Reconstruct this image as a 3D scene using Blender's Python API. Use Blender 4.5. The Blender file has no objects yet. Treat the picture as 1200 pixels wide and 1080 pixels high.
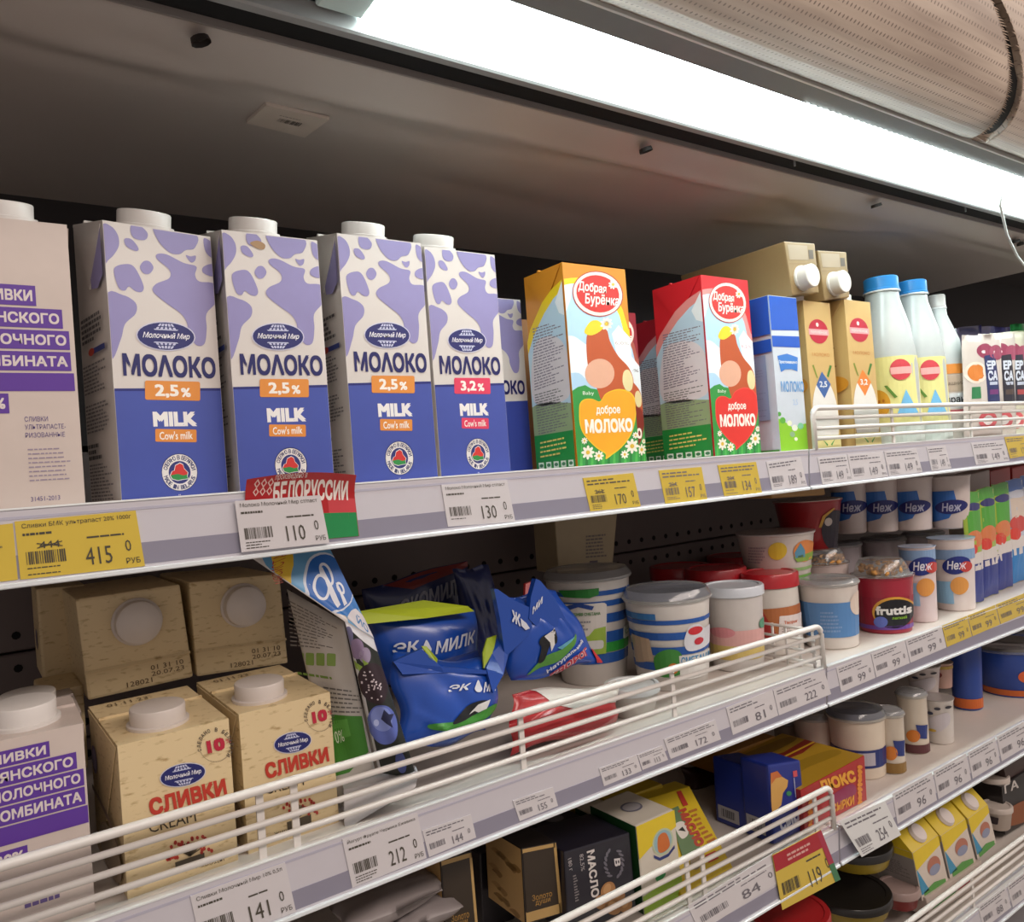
import bpy, bmesh, math, random
import numpy as np
from mathutils import Vector, Matrix
from mathutils.geometry import tessellate_polygon
random.seed(7)
C = bpy.context.scene.collection
S = bpy.context.scene
PI = math.pi

# ------------------------------------------------------------------ camera
W, H, FPX = 1200.0, 1080.0, 920.0
YAW, PITCH, ROLL = math.radians(35.03), math.radians(0.82), math.radians(4.29)
CAM = Vector((0.0, -0.69, 1.50))
Fw = Vector((math.sin(YAW)*math.cos(PITCH), math.cos(YAW)*math.cos(PITCH), math.sin(PITCH)))
Rt = Vector((math.cos(YAW), -math.sin(YAW), 0.0))
Up = Rt.cross(Fw)
EX = Rt*math.cos(ROLL) - Up*math.sin(ROLL)
EY = Rt*math.sin(ROLL) + Up*math.cos(ROLL)
cam = bpy.data.cameras.new('camera')
cam.lens = 36*FPX/W
cam.sensor_width = 36
cam.sensor_fit = 'HORIZONTAL'
cam.clip_start = 0.02
co = bpy.data.objects.new('camera', cam)
C.objects.link(co)
m = Matrix((EX, EY, -Fw)).transposed().to_4x4()
m.translation = CAM
co.matrix_world = m
S.camera = co

# ------------------------------------------------------------------ light and exposure
S.view_settings.view_transform = 'Standard'
S.view_settings.look = 'None'
S.view_settings.gamma = 1.0
S.view_settings.use_curve_mapping = False
S.view_settings.exposure = 0.0
wd = bpy.data.worlds.new('store_air')
S.world = wd
wd.use_nodes = True
wd.node_tree.nodes['Background'].inputs[0].default_value = (0.78, 0.68, 0.64, 1)
wd.node_tree.nodes['Background'].inputs[1].default_value = 0.54

def area(name, loc, target, sx, sy, power, col):
    l = bpy.data.lights.new(name, 'AREA')
    l.shape = 'RECTANGLE'
    l.size, l.size_y, l.energy, l.color = sx, sy, power, col
    o = bpy.data.objects.new(name, l)
    C.objects.link(o)
    o.location = loc
    d = Vector(target) - Vector(loc)
    o.rotation_euler = d.to_track_quat('-Z', 'Y').to_euler()
    return o
# the store's ceiling luminaires over the aisle
area('aisle_luminaire', (0.6, -1.9, 2.9), (0.7, 0.0, 1.2), 2.6, 0.5, 36, (1.0, 0.86, 0.78))
area('far_aisle_luminaire', (3.0, -1.9, 3.1), (2.0, 0.0, 1.2), 2.4, 0.5, 32, (1.0, 0.88, 0.80))
TUBE_STRENGTH = 16.0

# ------------------------------------------------------------------ geometry from measurements
def ray(px, py):
    return (Fw*FPX + EX*(px-W/2) - EY*(py-H/2)).normalized()
def P(px, py, Y=0.0):                      # point on the vertical plane y = Y
    d = ray(px, py)
    return CAM + d*((Y-CAM.y)/d.y)
def PZ(px, py, Z):                         # point on the horizontal plane z = Z
    d = ray(px, py)
    return CAM + d*((Z-CAM.z)/d.z)
def proj(p):
    d = Vector(p) - CAM
    z = d.dot(Fw)
    return (W/2 + FPX*d.dot(EX)/z, H/2 - FPX*d.dot(EY)/z)
def PL(px, py, p0, n):                     # point on any plane
    d = ray(px, py)
    return CAM + d*((p0-CAM).dot(n)/d.dot(n))
ZA, ZB, ZC, ZD = 1.497, 1.181, 0.951, 0.690   # shelf surfaces

# ------------------------------------------------------------------ materials
MC = {}
def lin(c):
    return c/12.92 if c <= 0.04045 else ((c+0.055)/1.055)**2.4
def rgb(h):
    return tuple(lin(int(h[i:i+2], 16)/255) for i in (0, 2, 4))
def M(h, rough=0.45, metal=0.0, trans=0.0, emit=0.0, nz=0.05, bump=0.0, scale=60, alpha=1.0, coat=0.0):
    key = (h, rough, metal, trans, emit, nz, bump, scale, alpha, coat)
    if key in MC:
        return MC[key]
    mt = bpy.data.materials.new('paint_' + h)
    mt.use_nodes = True
    nt = mt.node_tree
    b = nt.nodes['Principled BSDF']
    c = rgb(h)
    tc = nt.nodes.new('ShaderNodeTexCoord')
    n = nt.nodes.new('ShaderNodeTexNoise')
    n.inputs['Scale'].default_value = scale
    nt.links.new(tc.outputs['Object'], n.inputs['Vector'])
    mx = nt.nodes.new('ShaderNodeMix')
    mx.data_type = 'RGBA'
    mx.inputs[6].default_value = tuple(max(0, v*(1-nz)) for v in c) + (1,)
    mx.inputs[7].default_value = tuple(min(1, v*(1+nz)) for v in c) + (1,)
    nt.links.new(n.outputs['Fac'], mx.inputs[0])
    nt.links.new(mx.outputs[2], b.inputs['Base Color'])
    b.inputs['Roughness'].default_value = rough
    b.inputs['Metallic'].default_value = metal
    b.inputs['Transmission Weight'].default_value = trans
    b.inputs['Coat Weight'].default_value = coat
    b.inputs['Coat Roughness'].default_value = 0.15
    if alpha < 1:
        b.inputs['Alpha'].default_value = alpha
    if emit:
        b.inputs['Emission Color'].default_value = c + (1,)
        b.inputs['Emission Strength'].default_value = emit
    if bump:
        bp = nt.nodes.new('ShaderNodeBump')
        bp.inputs['Strength'].default_value = bump
        bp.inputs['Distance'].default_value = 0.002
        nt.links.new(n.outputs['Fac'], bp.inputs['Height'])
        nt.links.new(bp.outputs['Normal'], b.inputs['Normal'])
    MC[key] = mt
    return mt
def m_kraft(h1, h2, scale=40, stretch=6):
    key = ('kraft', h1, h2, scale, stretch)
    if key in MC:
        return MC[key]
    mt = bpy.data.materials.new('speckled_paper')
    mt.use_nodes = True
    nt = mt.node_tree
    b = nt.nodes['Principled BSDF']
    tc = nt.nodes.new('ShaderNodeTexCoord')
    mp = nt.nodes.new('ShaderNodeMapping')
    mp.inputs['Scale'].default_value = (1, 1, stretch)
    mp.inputs['Rotation'].default_value = (0.2, 0.35, 0)
    n = nt.nodes.new('ShaderNodeTexNoise')
    n.inputs['Scale'].default_value = scale
    n.inputs['Detail'].default_value = 6
    cr = nt.nodes.new('ShaderNodeValToRGB')
    cr.color_ramp.elements[0].position = 0.27
    cr.color_ramp.elements[0].color = rgb(h2) + (1,)
    cr.color_ramp.elements[1].position = 0.43
    cr.color_ramp.elements[1].color = rgb(h1) + (1,)
    nt.links.new(tc.outputs['Object'], mp.inputs['Vector'])
    nt.links.new(mp.outputs['Vector'], n.inputs['Vector'])
    nt.links.new(n.outputs['Fac'], cr.inputs['Fac'])
    nt.links.new(cr.outputs['Color'], b.inputs['Base Color'])
    b.inputs['Roughness'].default_value = 0.5
    MC[key] = mt
    return mt

# ------------------------------------------------------------------ object helpers
def link(o, parent=None):
    C.objects.link(o)
    if parent is not None:
        o.parent = parent
    return o
def thing(name, label, cat, loc=(0, 0, 0), rz=0.0, group=None):
    o = bpy.data.objects.new(name, None)
    o.empty_display_size = 0.02
    o.location = loc
    o.rotation_euler = (0, 0, rz)
    o['label'] = label
    o['category'] = cat
    if group:
        o['group'] = group
    return link(o)
def tag_(o, label, cat, group=None):
    o['label'] = label
    o['category'] = cat
    if group:
        o['group'] = group
    return o
def mesh(name, V, Fc, mats, parent=None, fm=None, smooth=False):
    me = bpy.data.meshes.new(name)
    me.from_pydata([tuple(v) for v in V], [], Fc)
    for x in (mats if isinstance(mats, list) else [mats]):
        me.materials.append(x)
    if fm:
        me.polygons.foreach_set('material_index', fm)
    if smooth:
        me.polygons.foreach_set('use_smooth', [True]*len(me.polygons))
    me.update()
    if smooth == 'auto':
        me.set_sharp_from_angle(angle=0.7)
    return link(bpy.data.objects.new(name, me), parent)
def from_bm(name, bm, mat, parent=None, smooth=False):
    me = bpy.data.meshes.new(name)
    bmesh.ops.recalc_face_normals(bm, faces=bm.faces)
    bm.to_mesh(me)
    bm.free()
    for x in (mat if isinstance(mat, list) else [mat]):
        me.materials.append(x)
    if smooth:
        me.polygons.foreach_set('use_smooth', [True]*len(me.polygons))
    return link(bpy.data.objects.new(name, me), parent)
def hexa(name, c8, mat, parent=None, bevel=0.0, seg=1):
    """c8: bottom four (ccw from above, front-left first) then top four."""
    bm = bmesh.new()
    vs = [bm.verts.new(c) for c in c8]
    for f in ((3, 2, 1, 0), (4, 5, 6, 7), (0, 1, 5, 4), (1, 2, 6, 5), (2, 3, 7, 6), (3, 0, 4, 7)):
        bm.faces.new([vs[i] for i in f])
    if bevel:
        bmesh.ops.bevel(bm, geom=list(bm.edges), offset=bevel, segments=seg, affect='EDGES', profile=0.6)
    return from_bm(name, bm, mat, parent)
def box(name, x0, x1, y0, y1, z0, z1, mat, parent=None, bevel=0.0, seg=1):
    return hexa(name, [(x0, y0, z0), (x1, y0, z0), (x1, y1, z0), (x0, y1, z0),
                       (x0, y0, z1), (x1, y0, z1), (x1, y1, z1), (x0, y1, z1)], mat, parent, bevel, seg)
def lathe(name, prof, mat, parent=None, seg=36, axis=None, smooth='auto'):
    """prof: (r, z) list; axis: None = local z, or (origin, direction)."""
    V, Fc = [], []
    n = len(prof)
    for r, z in prof:
        for k in range(seg):
            a = 2*PI*k/seg
            V.append(Vector((max(r, 1e-5)*math.cos(a), max(r, 1e-5)*math.sin(a), z)))
    if axis:
        q = Vector((0, 0, 1)).rotation_difference(Vector(axis[1]).normalized())
        V = [q @ v + Vector(axis[0]) for v in V]
    for i in range(n-1):
        for k in range(seg):
            k2 = (k+1) % seg
            Fc.append((i*seg+k, i*seg+k2, (i+1)*seg+k2, (i+1)*seg+k))
    o = mesh(name, V, Fc, mat, parent, smooth=smooth)
    return o
def tube(name, pts, r, mat, parent=None, seg=8):
    pts = [Vector(p) for p in pts]
    V, Fc = [], []
    for i, p in enumerate(pts):
        t = (pts[min(i+1, len(pts)-1)] - pts[max(i-1, 0)]).normalized()
        a = t.cross(Vector((0, 0, 1)))
        if a.length < 0.1:
            a = t.cross(Vector((0, 1, 0)))
        a.normalize()
        b = t.cross(a)
        for k in range(seg):
            th = 2*PI*k/seg
            V.append(p + (a*math.cos(th) + b*math.sin(th))*r)
    for i in range(len(pts)-1):
        for k in range(seg):
            k2 = (k+1) % seg
            Fc.append((i*seg+k, i*seg+k2, (i+1)*seg+k2, (i+1)*seg+k))
    Fc.append(tuple(range(seg))[::-1])
    Fc.append(tuple((len(pts)-1)*seg+k for k in range(seg)))
    return mesh(name, V, Fc, mat, parent, smooth=True)

# ------------------------------------------------------------------ print on surfaces
def homog(q):
    dst = [(0, 1), (1, 1), (1, 0), (0, 0)]       # TL TR BR BL
    A, b = [], []
    for (x, y), (u, v) in zip(q, dst):
        A.append([x, y, 1, 0, 0, 0, -u*x, -u*y]); b.append(u)
        A.append([0, 0, 0, x, y, 1, -v*x, -v*y]); b.append(v)
    h = np.linalg.solve(np.array(A, float), np.array(b, float))
    def f(x, y):
        w = h[6]*x + h[7]*y + 1
        return ((h[0]*x + h[1]*y + h[2])/w, (h[3]*x + h[4]*y + h[5])/w)
    return f
def invbil(q):
    TL_, TR_, BR_q, BL_ = [np.array(p, float) for p in q]
    h0 = homog(q)
    def f(x, y):
        u, v = 0.5, 0.5
        for _ in range(14):
            p = (BL_*(1-u)+BR_q*u)*(1-v)+(TL_*(1-u)+TR_*u)*v
            du = (BR_q-BL_)*(1-v)+(TR_-TL_)*v
            dv = (TL_*(1-u)+TR_*u)-(BL_*(1-u)+BR_q*u)
            det = du[0]*dv[1]-du[1]*dv[0]
            if abs(det) < 1e-6:
                break
            r = np.array((x, y))-p
            u += max(-0.4, min(0.4, (r[0]*dv[1]-r[1]*dv[0])/det))
            v += max(-0.4, min(0.4, (du[0]*r[1]-du[1]*r[0])/det))
        return (float(u), float(v))
    return f
TXT = {}
def text_mesh(s, bold=0.0, shear=0.0):
    key = (s, bold, shear)
    if key in TXT:
        return TXT[key]
    cu = bpy.data.curves.new('t', 'FONT')
    cu.body = s
    cu.size = 1
    cu.resolution_u = 2
    cu.offset = bold
    cu.shear = shear
    ob = bpy.data.objects.new('t', cu)
    C.objects.link(ob)
    dg = bpy.context.evaluated_depsgraph_get()
    me = bpy.data.meshes.new_from_object(ob.evaluated_get(dg))
    vs = np.array([v.co[:2] for v in me.vertices])
    fs = [tuple(p.vertices) for p in me.polygons]
    bpy.data.objects.remove(ob)
    bpy.data.curves.remove(cu)
    bpy.data.meshes.remove(me)
    lo, hi = vs.min(0), vs.max(0)
    vs = (vs - lo)/np.maximum(hi - lo, 1e-6)
    TXT[key] = (vs, fs, (hi-lo))
    return TXT[key]
def smooth_loop(p, k=5):
    out = []
    n = len(p)
    for i in range(n):
        a, b, c, d = (Vector(p[(i+j-1) % n]) for j in range(4))
        for s in range(k):
            t = s/k
            out.append(tuple(0.5*((2*b) + (c-a)*t + (2*a-5*b+4*c-d)*t*t + (3*b-a-3*c+d)*t*t*t)))
    return out
def clip_uv(p, lo=0.004, hi=0.996):
    for ax, lim, sg in ((0, lo, 1), (0, hi, -1), (1, lo, 1), (1, hi, -1)):
        out = []
        for i in range(len(p)):
            a, b = p[i-1], p[i]
            ia, ib = (a[ax]-lim)*sg >= 0, (b[ax]-lim)*sg >= 0
            if ia != ib:
                t = (lim-a[ax])/(b[ax]-a[ax])
                out.append((a[0]+(b[0]-a[0])*t, a[1]+(b[1]-a[1])*t))
            if ib:
                out.append(b)
        p = out
        if len(p) < 3:
            return []
    return p
class Print:
    def __init__(s, parent, fmap, quad=None, nu=0, nv=0, off=0.00015, step=0.00006, coat=0.0, rough=0.4, bil=False):
        s.parent, s.fmap, s.nu, s.nv, s.off, s.step = parent, fmap, nu, nv, off, step
        s.H = (invbil(quad) if bil else homog(quad)) if quad else (lambda x, y: (x, y))
        s.parts = {}
        s.rough = rough
    def use(s, quad):
        s.H = homog(quad) if quad else (lambda x, y: (x, y))
    def add(s, part, uv, faces, col, layer):
        s.parts.setdefault(part, []).append((uv, faces, col, layer))
    def poly(s, part, pts, col, layer=1, smooth=False, clip=True):
        if smooth:
            pts = smooth_loop(pts)
        uv = [s.H(*p) for p in pts]
        if clip:
            uv = clip_uv(uv)
        if len(uv) < 3:
            return
        tr = tessellate_polygon([[Vector((a, b, 0)) for a, b in uv]])
        s.add(part, uv, [tuple(t) for t in tr], col, layer)
    def rect(s, part, x0, y0, x1, y1, col, layer=1, clip=True):
        a, b = s.H(x0, y0), s.H(x1, y1)
        uv = [(a[0], a[1]), (b[0], a[1]), (b[0], b[1]), (a[0], b[1])]
        if clip:
            uv = clip_uv(uv)
        if len(uv) >= 3:
            s.add(part, uv, [tuple(range(len(uv)))], col, layer)
    def ell(s, part, cx, cy, rx, ry, col, layer=1, rot=0.0, n=28, clip=True, a0=0, a1=360):
        c, q = math.cos(math.radians(rot)), math.sin(math.radians(rot))
        pts = []
        for k in range(n):
            a = math.radians(a0 + (a1-a0)*k/(n if a1-a0 == 360 else n-1))
            x, y = rx*math.cos(a), ry*math.sin(a)
            pts.append((cx + x*c - y*q, cy + x*q + y*c))
        s.poly(part, pts, col, layer, clip=clip)
    def text(s, part, t, TL, BR, col, layer=3, bold=0.0, shear=0.0, BL=None, TR=None):
        vs, fs, ext = text_mesh(t, 0.0, shear)
        if BL is None:
            a, b = s.H(*TL), s.H(*BR)
            o = np.array((a[0], b[1])); ex = np.array((b[0]-a[0], 0)); ey = np.array((0, a[1]-b[1]))
        else:
            o = np.array(s.H(*BL)); tl = np.array(s.H(*TL))
            ex = np.array(s.H(*TR)) - tl; ey = tl - o
        its = []
        k = bold*1.0
        sh = [(0, 0)] if k < 0.012 else [(-k, -k), (k, -k), (k, k), (-k, k), (0, 0)]
        sx, sy = 1/max(ext[0], 0.05), 1/max(ext[1], 0.05)
        for dx, dy in sh:
            b = 0
            uv = [tuple(o + ex*(k*sx+v[0]*(1-2*k*sx)+dx*sx) + ey*(k*sy+v[1]*(1-2*k*sy)+dy*sy)) for v in vs]
            its.append((uv, fs, col, layer+0.25*len(its)))
        s.parts.setdefault(part, []).extend(its)
        if part in ('lettering', 'price') and len(t) > 1:
            s.parts.setdefault('%s#%d' % (part, len(s.parts)), []).extend(s.parts[part][-len(its):])
            del s.parts[part][-len(its):]
            if not s.parts[part]:
                del s.parts[part]
    def arc_text(s, part, t, cx, cy, r, h, a0, a1, col, layer=3, asp=1.0):
        n = len(t)
        for k, ch in enumerate(t):
            if ch == ' ':
                continue
            a = math.radians(a0 + (a1-a0)*k/max(1, n-1))
            ux, uy = math.cos(a), math.sin(a)         # radial outward (design space, y down)
            sg = 1 if a1 > a0 else -1
            tx, ty = -uy*sg, ux*sg
            oy = (ux, uy) if sg > 0 else (-ux, -uy)
            c = (cx + ux*r*asp, cy + uy*r)
            w = h*0.34
            TLp = (c[0]-tx*w*asp+oy[0]*h/2*asp, c[1]-ty*w+oy[1]*h/2)
            TRp = (c[0]+tx*w*asp+oy[0]*h/2*asp, c[1]+ty*w+oy[1]*h/2)
            BLp = (c[0]-tx*w*asp-oy[0]*h/2*asp, c[1]-ty*w-oy[1]*h/2)
            s.text(part, ch, TLp, None, col, layer, bold=0.02, BL=BLp, TR=TRp)
    def micro(s, part, TL, TR, BR, BL, rows, col, layer=2, fill=0.85, th=0.5, wmin=0.05, wmax=0.16):
        q = [s.H(*p) for p in (TL, TR, BR, BL)]
        def bi(u, v):
            a = (q[0][0]*(1-u)+q[1][0]*u, q[0][1]*(1-u)+q[1][1]*u)
            b = (q[3][0]*(1-u)+q[2][0]*u, q[3][1]*(1-u)+q[2][1]*u)
            return (a[0]*(1-v)+b[0]*v, a[1]*(1-v)+b[1]*v)
        uv, fs = [], []
        for r in range(rows):
            if random.random() > fill:
                continue
            x, end = 0.0, random.uniform(0.55, 1.0)
            v0, v1 = (r+0.5-th/2)/rows, (r+0.5+th/2)/rows
            while x < end - 0.02:
                w = min(random.uniform(wmin, wmax), end-x)
                i = len(uv)
                uv += [bi(x, v0), bi(x+w, v0), bi(x+w, v1), bi(x, v1)]
                fs.append((i, i+1, i+2, i+3))
                x += w + 0.025
        if fs:
            s.add(part, uv, fs, col, layer)
    def bars(s, part, x0, y0, x1, y1, col, n=22, layer=2):
        a, b = s.H(x0, y0), s.H(x1, y1)
        uv, fs = [], []
        for k in range(n):
            w = random.choice((0.25, 0.4, 0.7))
            u0 = a[0]+(b[0]-a[0])*k/n
            u1 = a[0]+(b[0]-a[0])*(k+w)/n
            i = len(uv)
            uv += [(u0, a[1]), (u1, a[1]), (u1, b[1]), (u0, b[1])]
            fs.append((i, i+1, i+2, i+3))
        s.add(part, uv, fs, col, layer)
    def build(s, labels=None):
        out = []
        for part, items in s.parts.items():
            cols, V, Fc, fm = [], [], [], []
            for uv, fs, col, layer in items:
                if col not in cols:
                    cols.append(col)
                ci = cols.index(col)
                if s.nu or s.nv:
                    bm = bmesh.new()
                    vs = [bm.verts.new((a, b, 0)) for a, b in uv]
                    for f in fs:
                        try:
                            bm.faces.new([vs[i] for i in f])
                        except ValueError:
                            pass
                    us = [a for a, b in uv]; ws = [b for a, b in uv]
                    for n, ax, lo, hi in ((s.nu, 0, min(us), max(us)), (s.nv, 1, min(ws), max(ws))):
                        for k in range(1, n):
                            t = k/n
                            if lo < t < hi:
                                no = (1, 0, 0) if ax == 0 else (0, 1, 0)
                                cp = (t, 0, 0) if ax == 0 else (0, t, 0)
                                bmesh.ops.bisect_plane(bm, geom=bm.verts[:]+bm.edges[:]+bm.faces[:], plane_co=cp, plane_no=no)
                    bm.verts.index_update()
                    base = len(V)
                    for v in bm.verts:
                        V.append(s.fmap(v.co.x, v.co.y, s.off+s.step*layer))
                    for f in bm.faces:
                        Fc.append(tuple(base+v.index for v in f.verts)); fm.append(ci)
                    bm.free()
                else:
                    base = len(V)
                    V += [s.fmap(a, b, s.off+s.step*layer) for a, b in uv]
                    for f in fs:
                        Fc.append(tuple(base+i for i in f)); fm.append(ci)
            o = mesh(part.split('#')[0], V, Fc, [M(c, s.rough) for c in cols], s.parent, fm)
            out.append(o)
        return out
def quad_map(BL, BR, TR, TL, org=Vector((0, 0, 0))):
    BL, BR, TR, TL = (Vector(p)-org for p in (BL, BR, TR, TL))
    n = (BR-BL).cross(TL-BL).normalized()
    def f(u, v, off):
        return (BL*(1-u)+BR*u)*(1-v) + (TL*(1-u)+TR*u)*v + n*off
    return f
def plane_map(o, ux, uy):
    o, ux, uy = Vector(o), Vector(ux), Vector(uy)
    n = ux.cross(uy).normalized()
    return lambda u, v, off: o + ux*u + uy*v + n*off

# ------------------------------------------------------------------ the setting
WHITE = 'd8d4d0'
fl = box('floor', -3, 5, -3.2, 0.6, -0.05, 0.0, M('b9b0a6', 0.35, nz=0.1, scale=3)); fl['kind'] = 'structure'
wb = box('wall_back', -3, 5, 0.56, 0.66, 0.0, 3.3, M('2a2627', 0.8)); wb['kind'] = 'structure'
cl = box('ceiling', -3, 5, -3.2, 0.66, 3.3, 3.36, M('7c7671', 0.9)); cl['kind'] = 'structure'

# the open-front refrigerated cabinet: back planks, underside liner, canopy
cab = thing('display_cooler', 'open-front refrigerated wall cooler with dark perforated back and grey canopy above the top shelf', 'cooler', (0, 0, 0))
YB_ = 0.45
plank_m = M('6b605e', 0.6, nz=0.12, scale=8)
for k in range(10):
    box('back_plank', -0.9, 3.4, YB_, YB_+0.02, 0.36+k*0.121, 0.36+k*0.121+0.118, plank_m, cab, 0.002)
box('upper_back_panel', -0.9, 3.4, YB_, YB_+0.02, 1.575, 2.02, M('2b2728', 0.7), cab)
V, Fc = [], []
for k in range(11):
    for dz in (-0.020, 0.020):
        zc = 0.359+k*0.121+dz
        for i in range(90):
            xc = -0.5+i*0.034
            b = len(V)
            for j in range(8):
                a = j*PI/4
                V.append((xc+0.005*math.cos(a), YB_-0.0008, zc+0.005*math.sin(a)))
            Fc.append(tuple(range(b, b+8)))
pf = mesh('perforation', V, Fc, M('050505', 0.9), cab); pf['kind'] = 'stuff'
box('base_plinth', -0.9, 3.4, -0.02, YB_, 0.0, 0.34, M('9a979a', 0.5), cab, 0.004)
box('top_cover', -0.9, 3.4, 0.0, YB_+0.02, 2.02, 2.06, M('3a383a', 0.6), cab)
box('side_panel', -0.93, -0.9, -0.05, YB_+0.02, 0.0, 2.06, M('aaa8a6', 0.5), cab)

# crinkled film liner under the top
ZL = 1.8975
LX1 = 2.13
creases = [((0.05, 0.06), (0.62, 0.035), -0.004, 0.010), ((0.30, 0.10), (0.85, 0.05), 0.0035, 0.014),
           ((0.10, 0.03), (0.55, 0.10), 0.003, 0.012), ((0.55, 0.045), (1.05, 0.045), -0.004, 0.008),
           ((1.05, 0.05), (1.35, 0.16), 0.005, 0.018), ((1.0, 0.16), (1.5, 0.06), -0.005, 0.014),
           ((1.35, 0.05), (2.1, 0.07), 0.003, 0.012), ((1.2, 0.03), (1.9, 0.20), 0.003, 0.02),
           ((-0.3, 0.05), (0.25, 0.09), 0.004, 0.012), ((0.4, 0.18), (1.0, 0.26), 0.004, 0.03)]
def liner_z(x, y):
    z = ZL
    for (ax, ay), (bx, by), am, wd_ in creases:
        dx, dy = bx-ax, by-ay
        t = max(0, min(1, ((x-ax)*dx+(y-ay)*dy)/(dx*dx+dy*dy)))
        d2 = (x-ax-dx*t)**2+(y-ay-dy*t)**2
        z += am*math.exp(-d2/(wd_*wd_))*math.sin(PI*min(1, max(0, t)))**0.5 if 0 < t < 1 else 0
    return z + 0.017*max(0.0, 1-y/0.048)**1.2 - 0.006
nx, ny = 240, 46
V, Fc = [], []
for j in range(ny+1):
    y = 0.0+YB_*(j/ny)**1.5
    for i in range(nx+1):
        x = -0.9+(LX1+0.9)*i/nx
        V.append((x, y, liner_z(x, y)))
for j in range(ny):
    for i in range(nx):
        a = j*(nx+1)+i
        Fc.append((a, a+1, a+nx+2, a+nx+1))
mesh('ceiling_liner', V, Fc, M('b3aaa4', 0.42, nz=0.08, scale=6), cab, smooth=True)
box('liner_end', LX1, 3.4, 0.0, YB_, 1.985, 1.99, M('2a2627', 0.8), cab)
box('liner_edge', -0.9, 3.4, -0.003, 0.0, ZL+0.009, ZL+0.018, M('8d8784', 0.45), cab)
box('air_outlet', -0.9, 3.4, -0.034, -0.003, ZL+0.016, ZL+0.10, M('07090c', 0.9), cab)
box('light_bar', -0.9, 3.4, -0.047, -0.034, ZL+0.010, ZL+0.030, M('9b9c9c', 0.35), cab, 0.002)
box('housing', -0.9, 3.4, -0.165, -0.047, ZL+0.040, ZL+0.075, M('8f9698', 0.4), cab, 0.002)
box('housing_skirt', -0.9, 3.4, -0.168, -0.134, ZL+0.024, ZL+0.041, M('777d7f', 0.45), cab, 0.001)
box('housing_edge', -0.9, 3.4, -0.171, -0.168, ZL+0.022, ZL+0.042, M('dfe6e6', 0.3), cab)
for px, py in ((235, 48), (757, 176), (1027, 241), (1190, 283), (1197, 286)):
    p = PZ(px, py, ZL-0.002)
    lathe('clip', [(0.0001, -0.003), (0.008, -0.003), (0.009, 0.002)], M('2a2422', 0.6), cab, 10, axis=((p.x, p.y, p.z), (0.3, 0, -1)))
for n in (0, 1, 2, 3):
    box('hanger', 0.99+n*0.5, 0.992+n*0.5, -0.030, -0.028, ZL+0.006, ZL+0.02, M('8a8c8c', 0.4), cab)

# lamp
lx0 = PL(424, 15, Vector((0, -0.05, 0)), Vector((0, 1, 0))).x
lamp = thing('strip_light', 'glowing white strip light running under the canopy edge', 'light', (lx0, -0.09, ZL+0.025))
def em(h, st):
    mt = M(h, 0.4, emit=st)
    return mt
c8 = [(0, -0.042, 0), (2.1, -0.042, 0), (2.1, 0.041, -0.004), (0, 0.041, -0.004),
      (0, -0.042, 0.008), (2.1, -0.042, 0.008), (2.1, 0.041, 0.008), (0, 0.041, 0.008)]
hexa('diffuser', c8, em('f0fffd', TUBE_STRENGTH), lamp, 0.001)
c8 = [(-0.045, -0.040, 0.001), (0, -0.040, 0.001), (0, 0.040, -0.003), (-0.045, 0.040, -0.003),
      (-0.045, -0.040, 0.009), (0, -0.040, 0.009), (0, 0.040, 0.009), (-0.045, 0.040, 0.009)]
hexa('end_cap', c8, M('c9dcda', 0.3), lamp, 0.002)
bd0 = None
for k in range(70):
    x = 0.55+k*0.0135
    if bd0 is None:
        bd0 = lathe('bead', [(0.0001, -0.003), (0.0026, -0.0015), (0.003, 0), (0.0026, 0.0015), (0.0001, 0.003)], em('f0fffd', TUBE_STRENGTH), lamp, 8, axis=((0, 0, 0), (0, 0, 1)))
        bd = bd0
    else:
        bd = link(bd0.copy(), lamp)
    bd.location = (x, -0.0435, -0.001)

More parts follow.
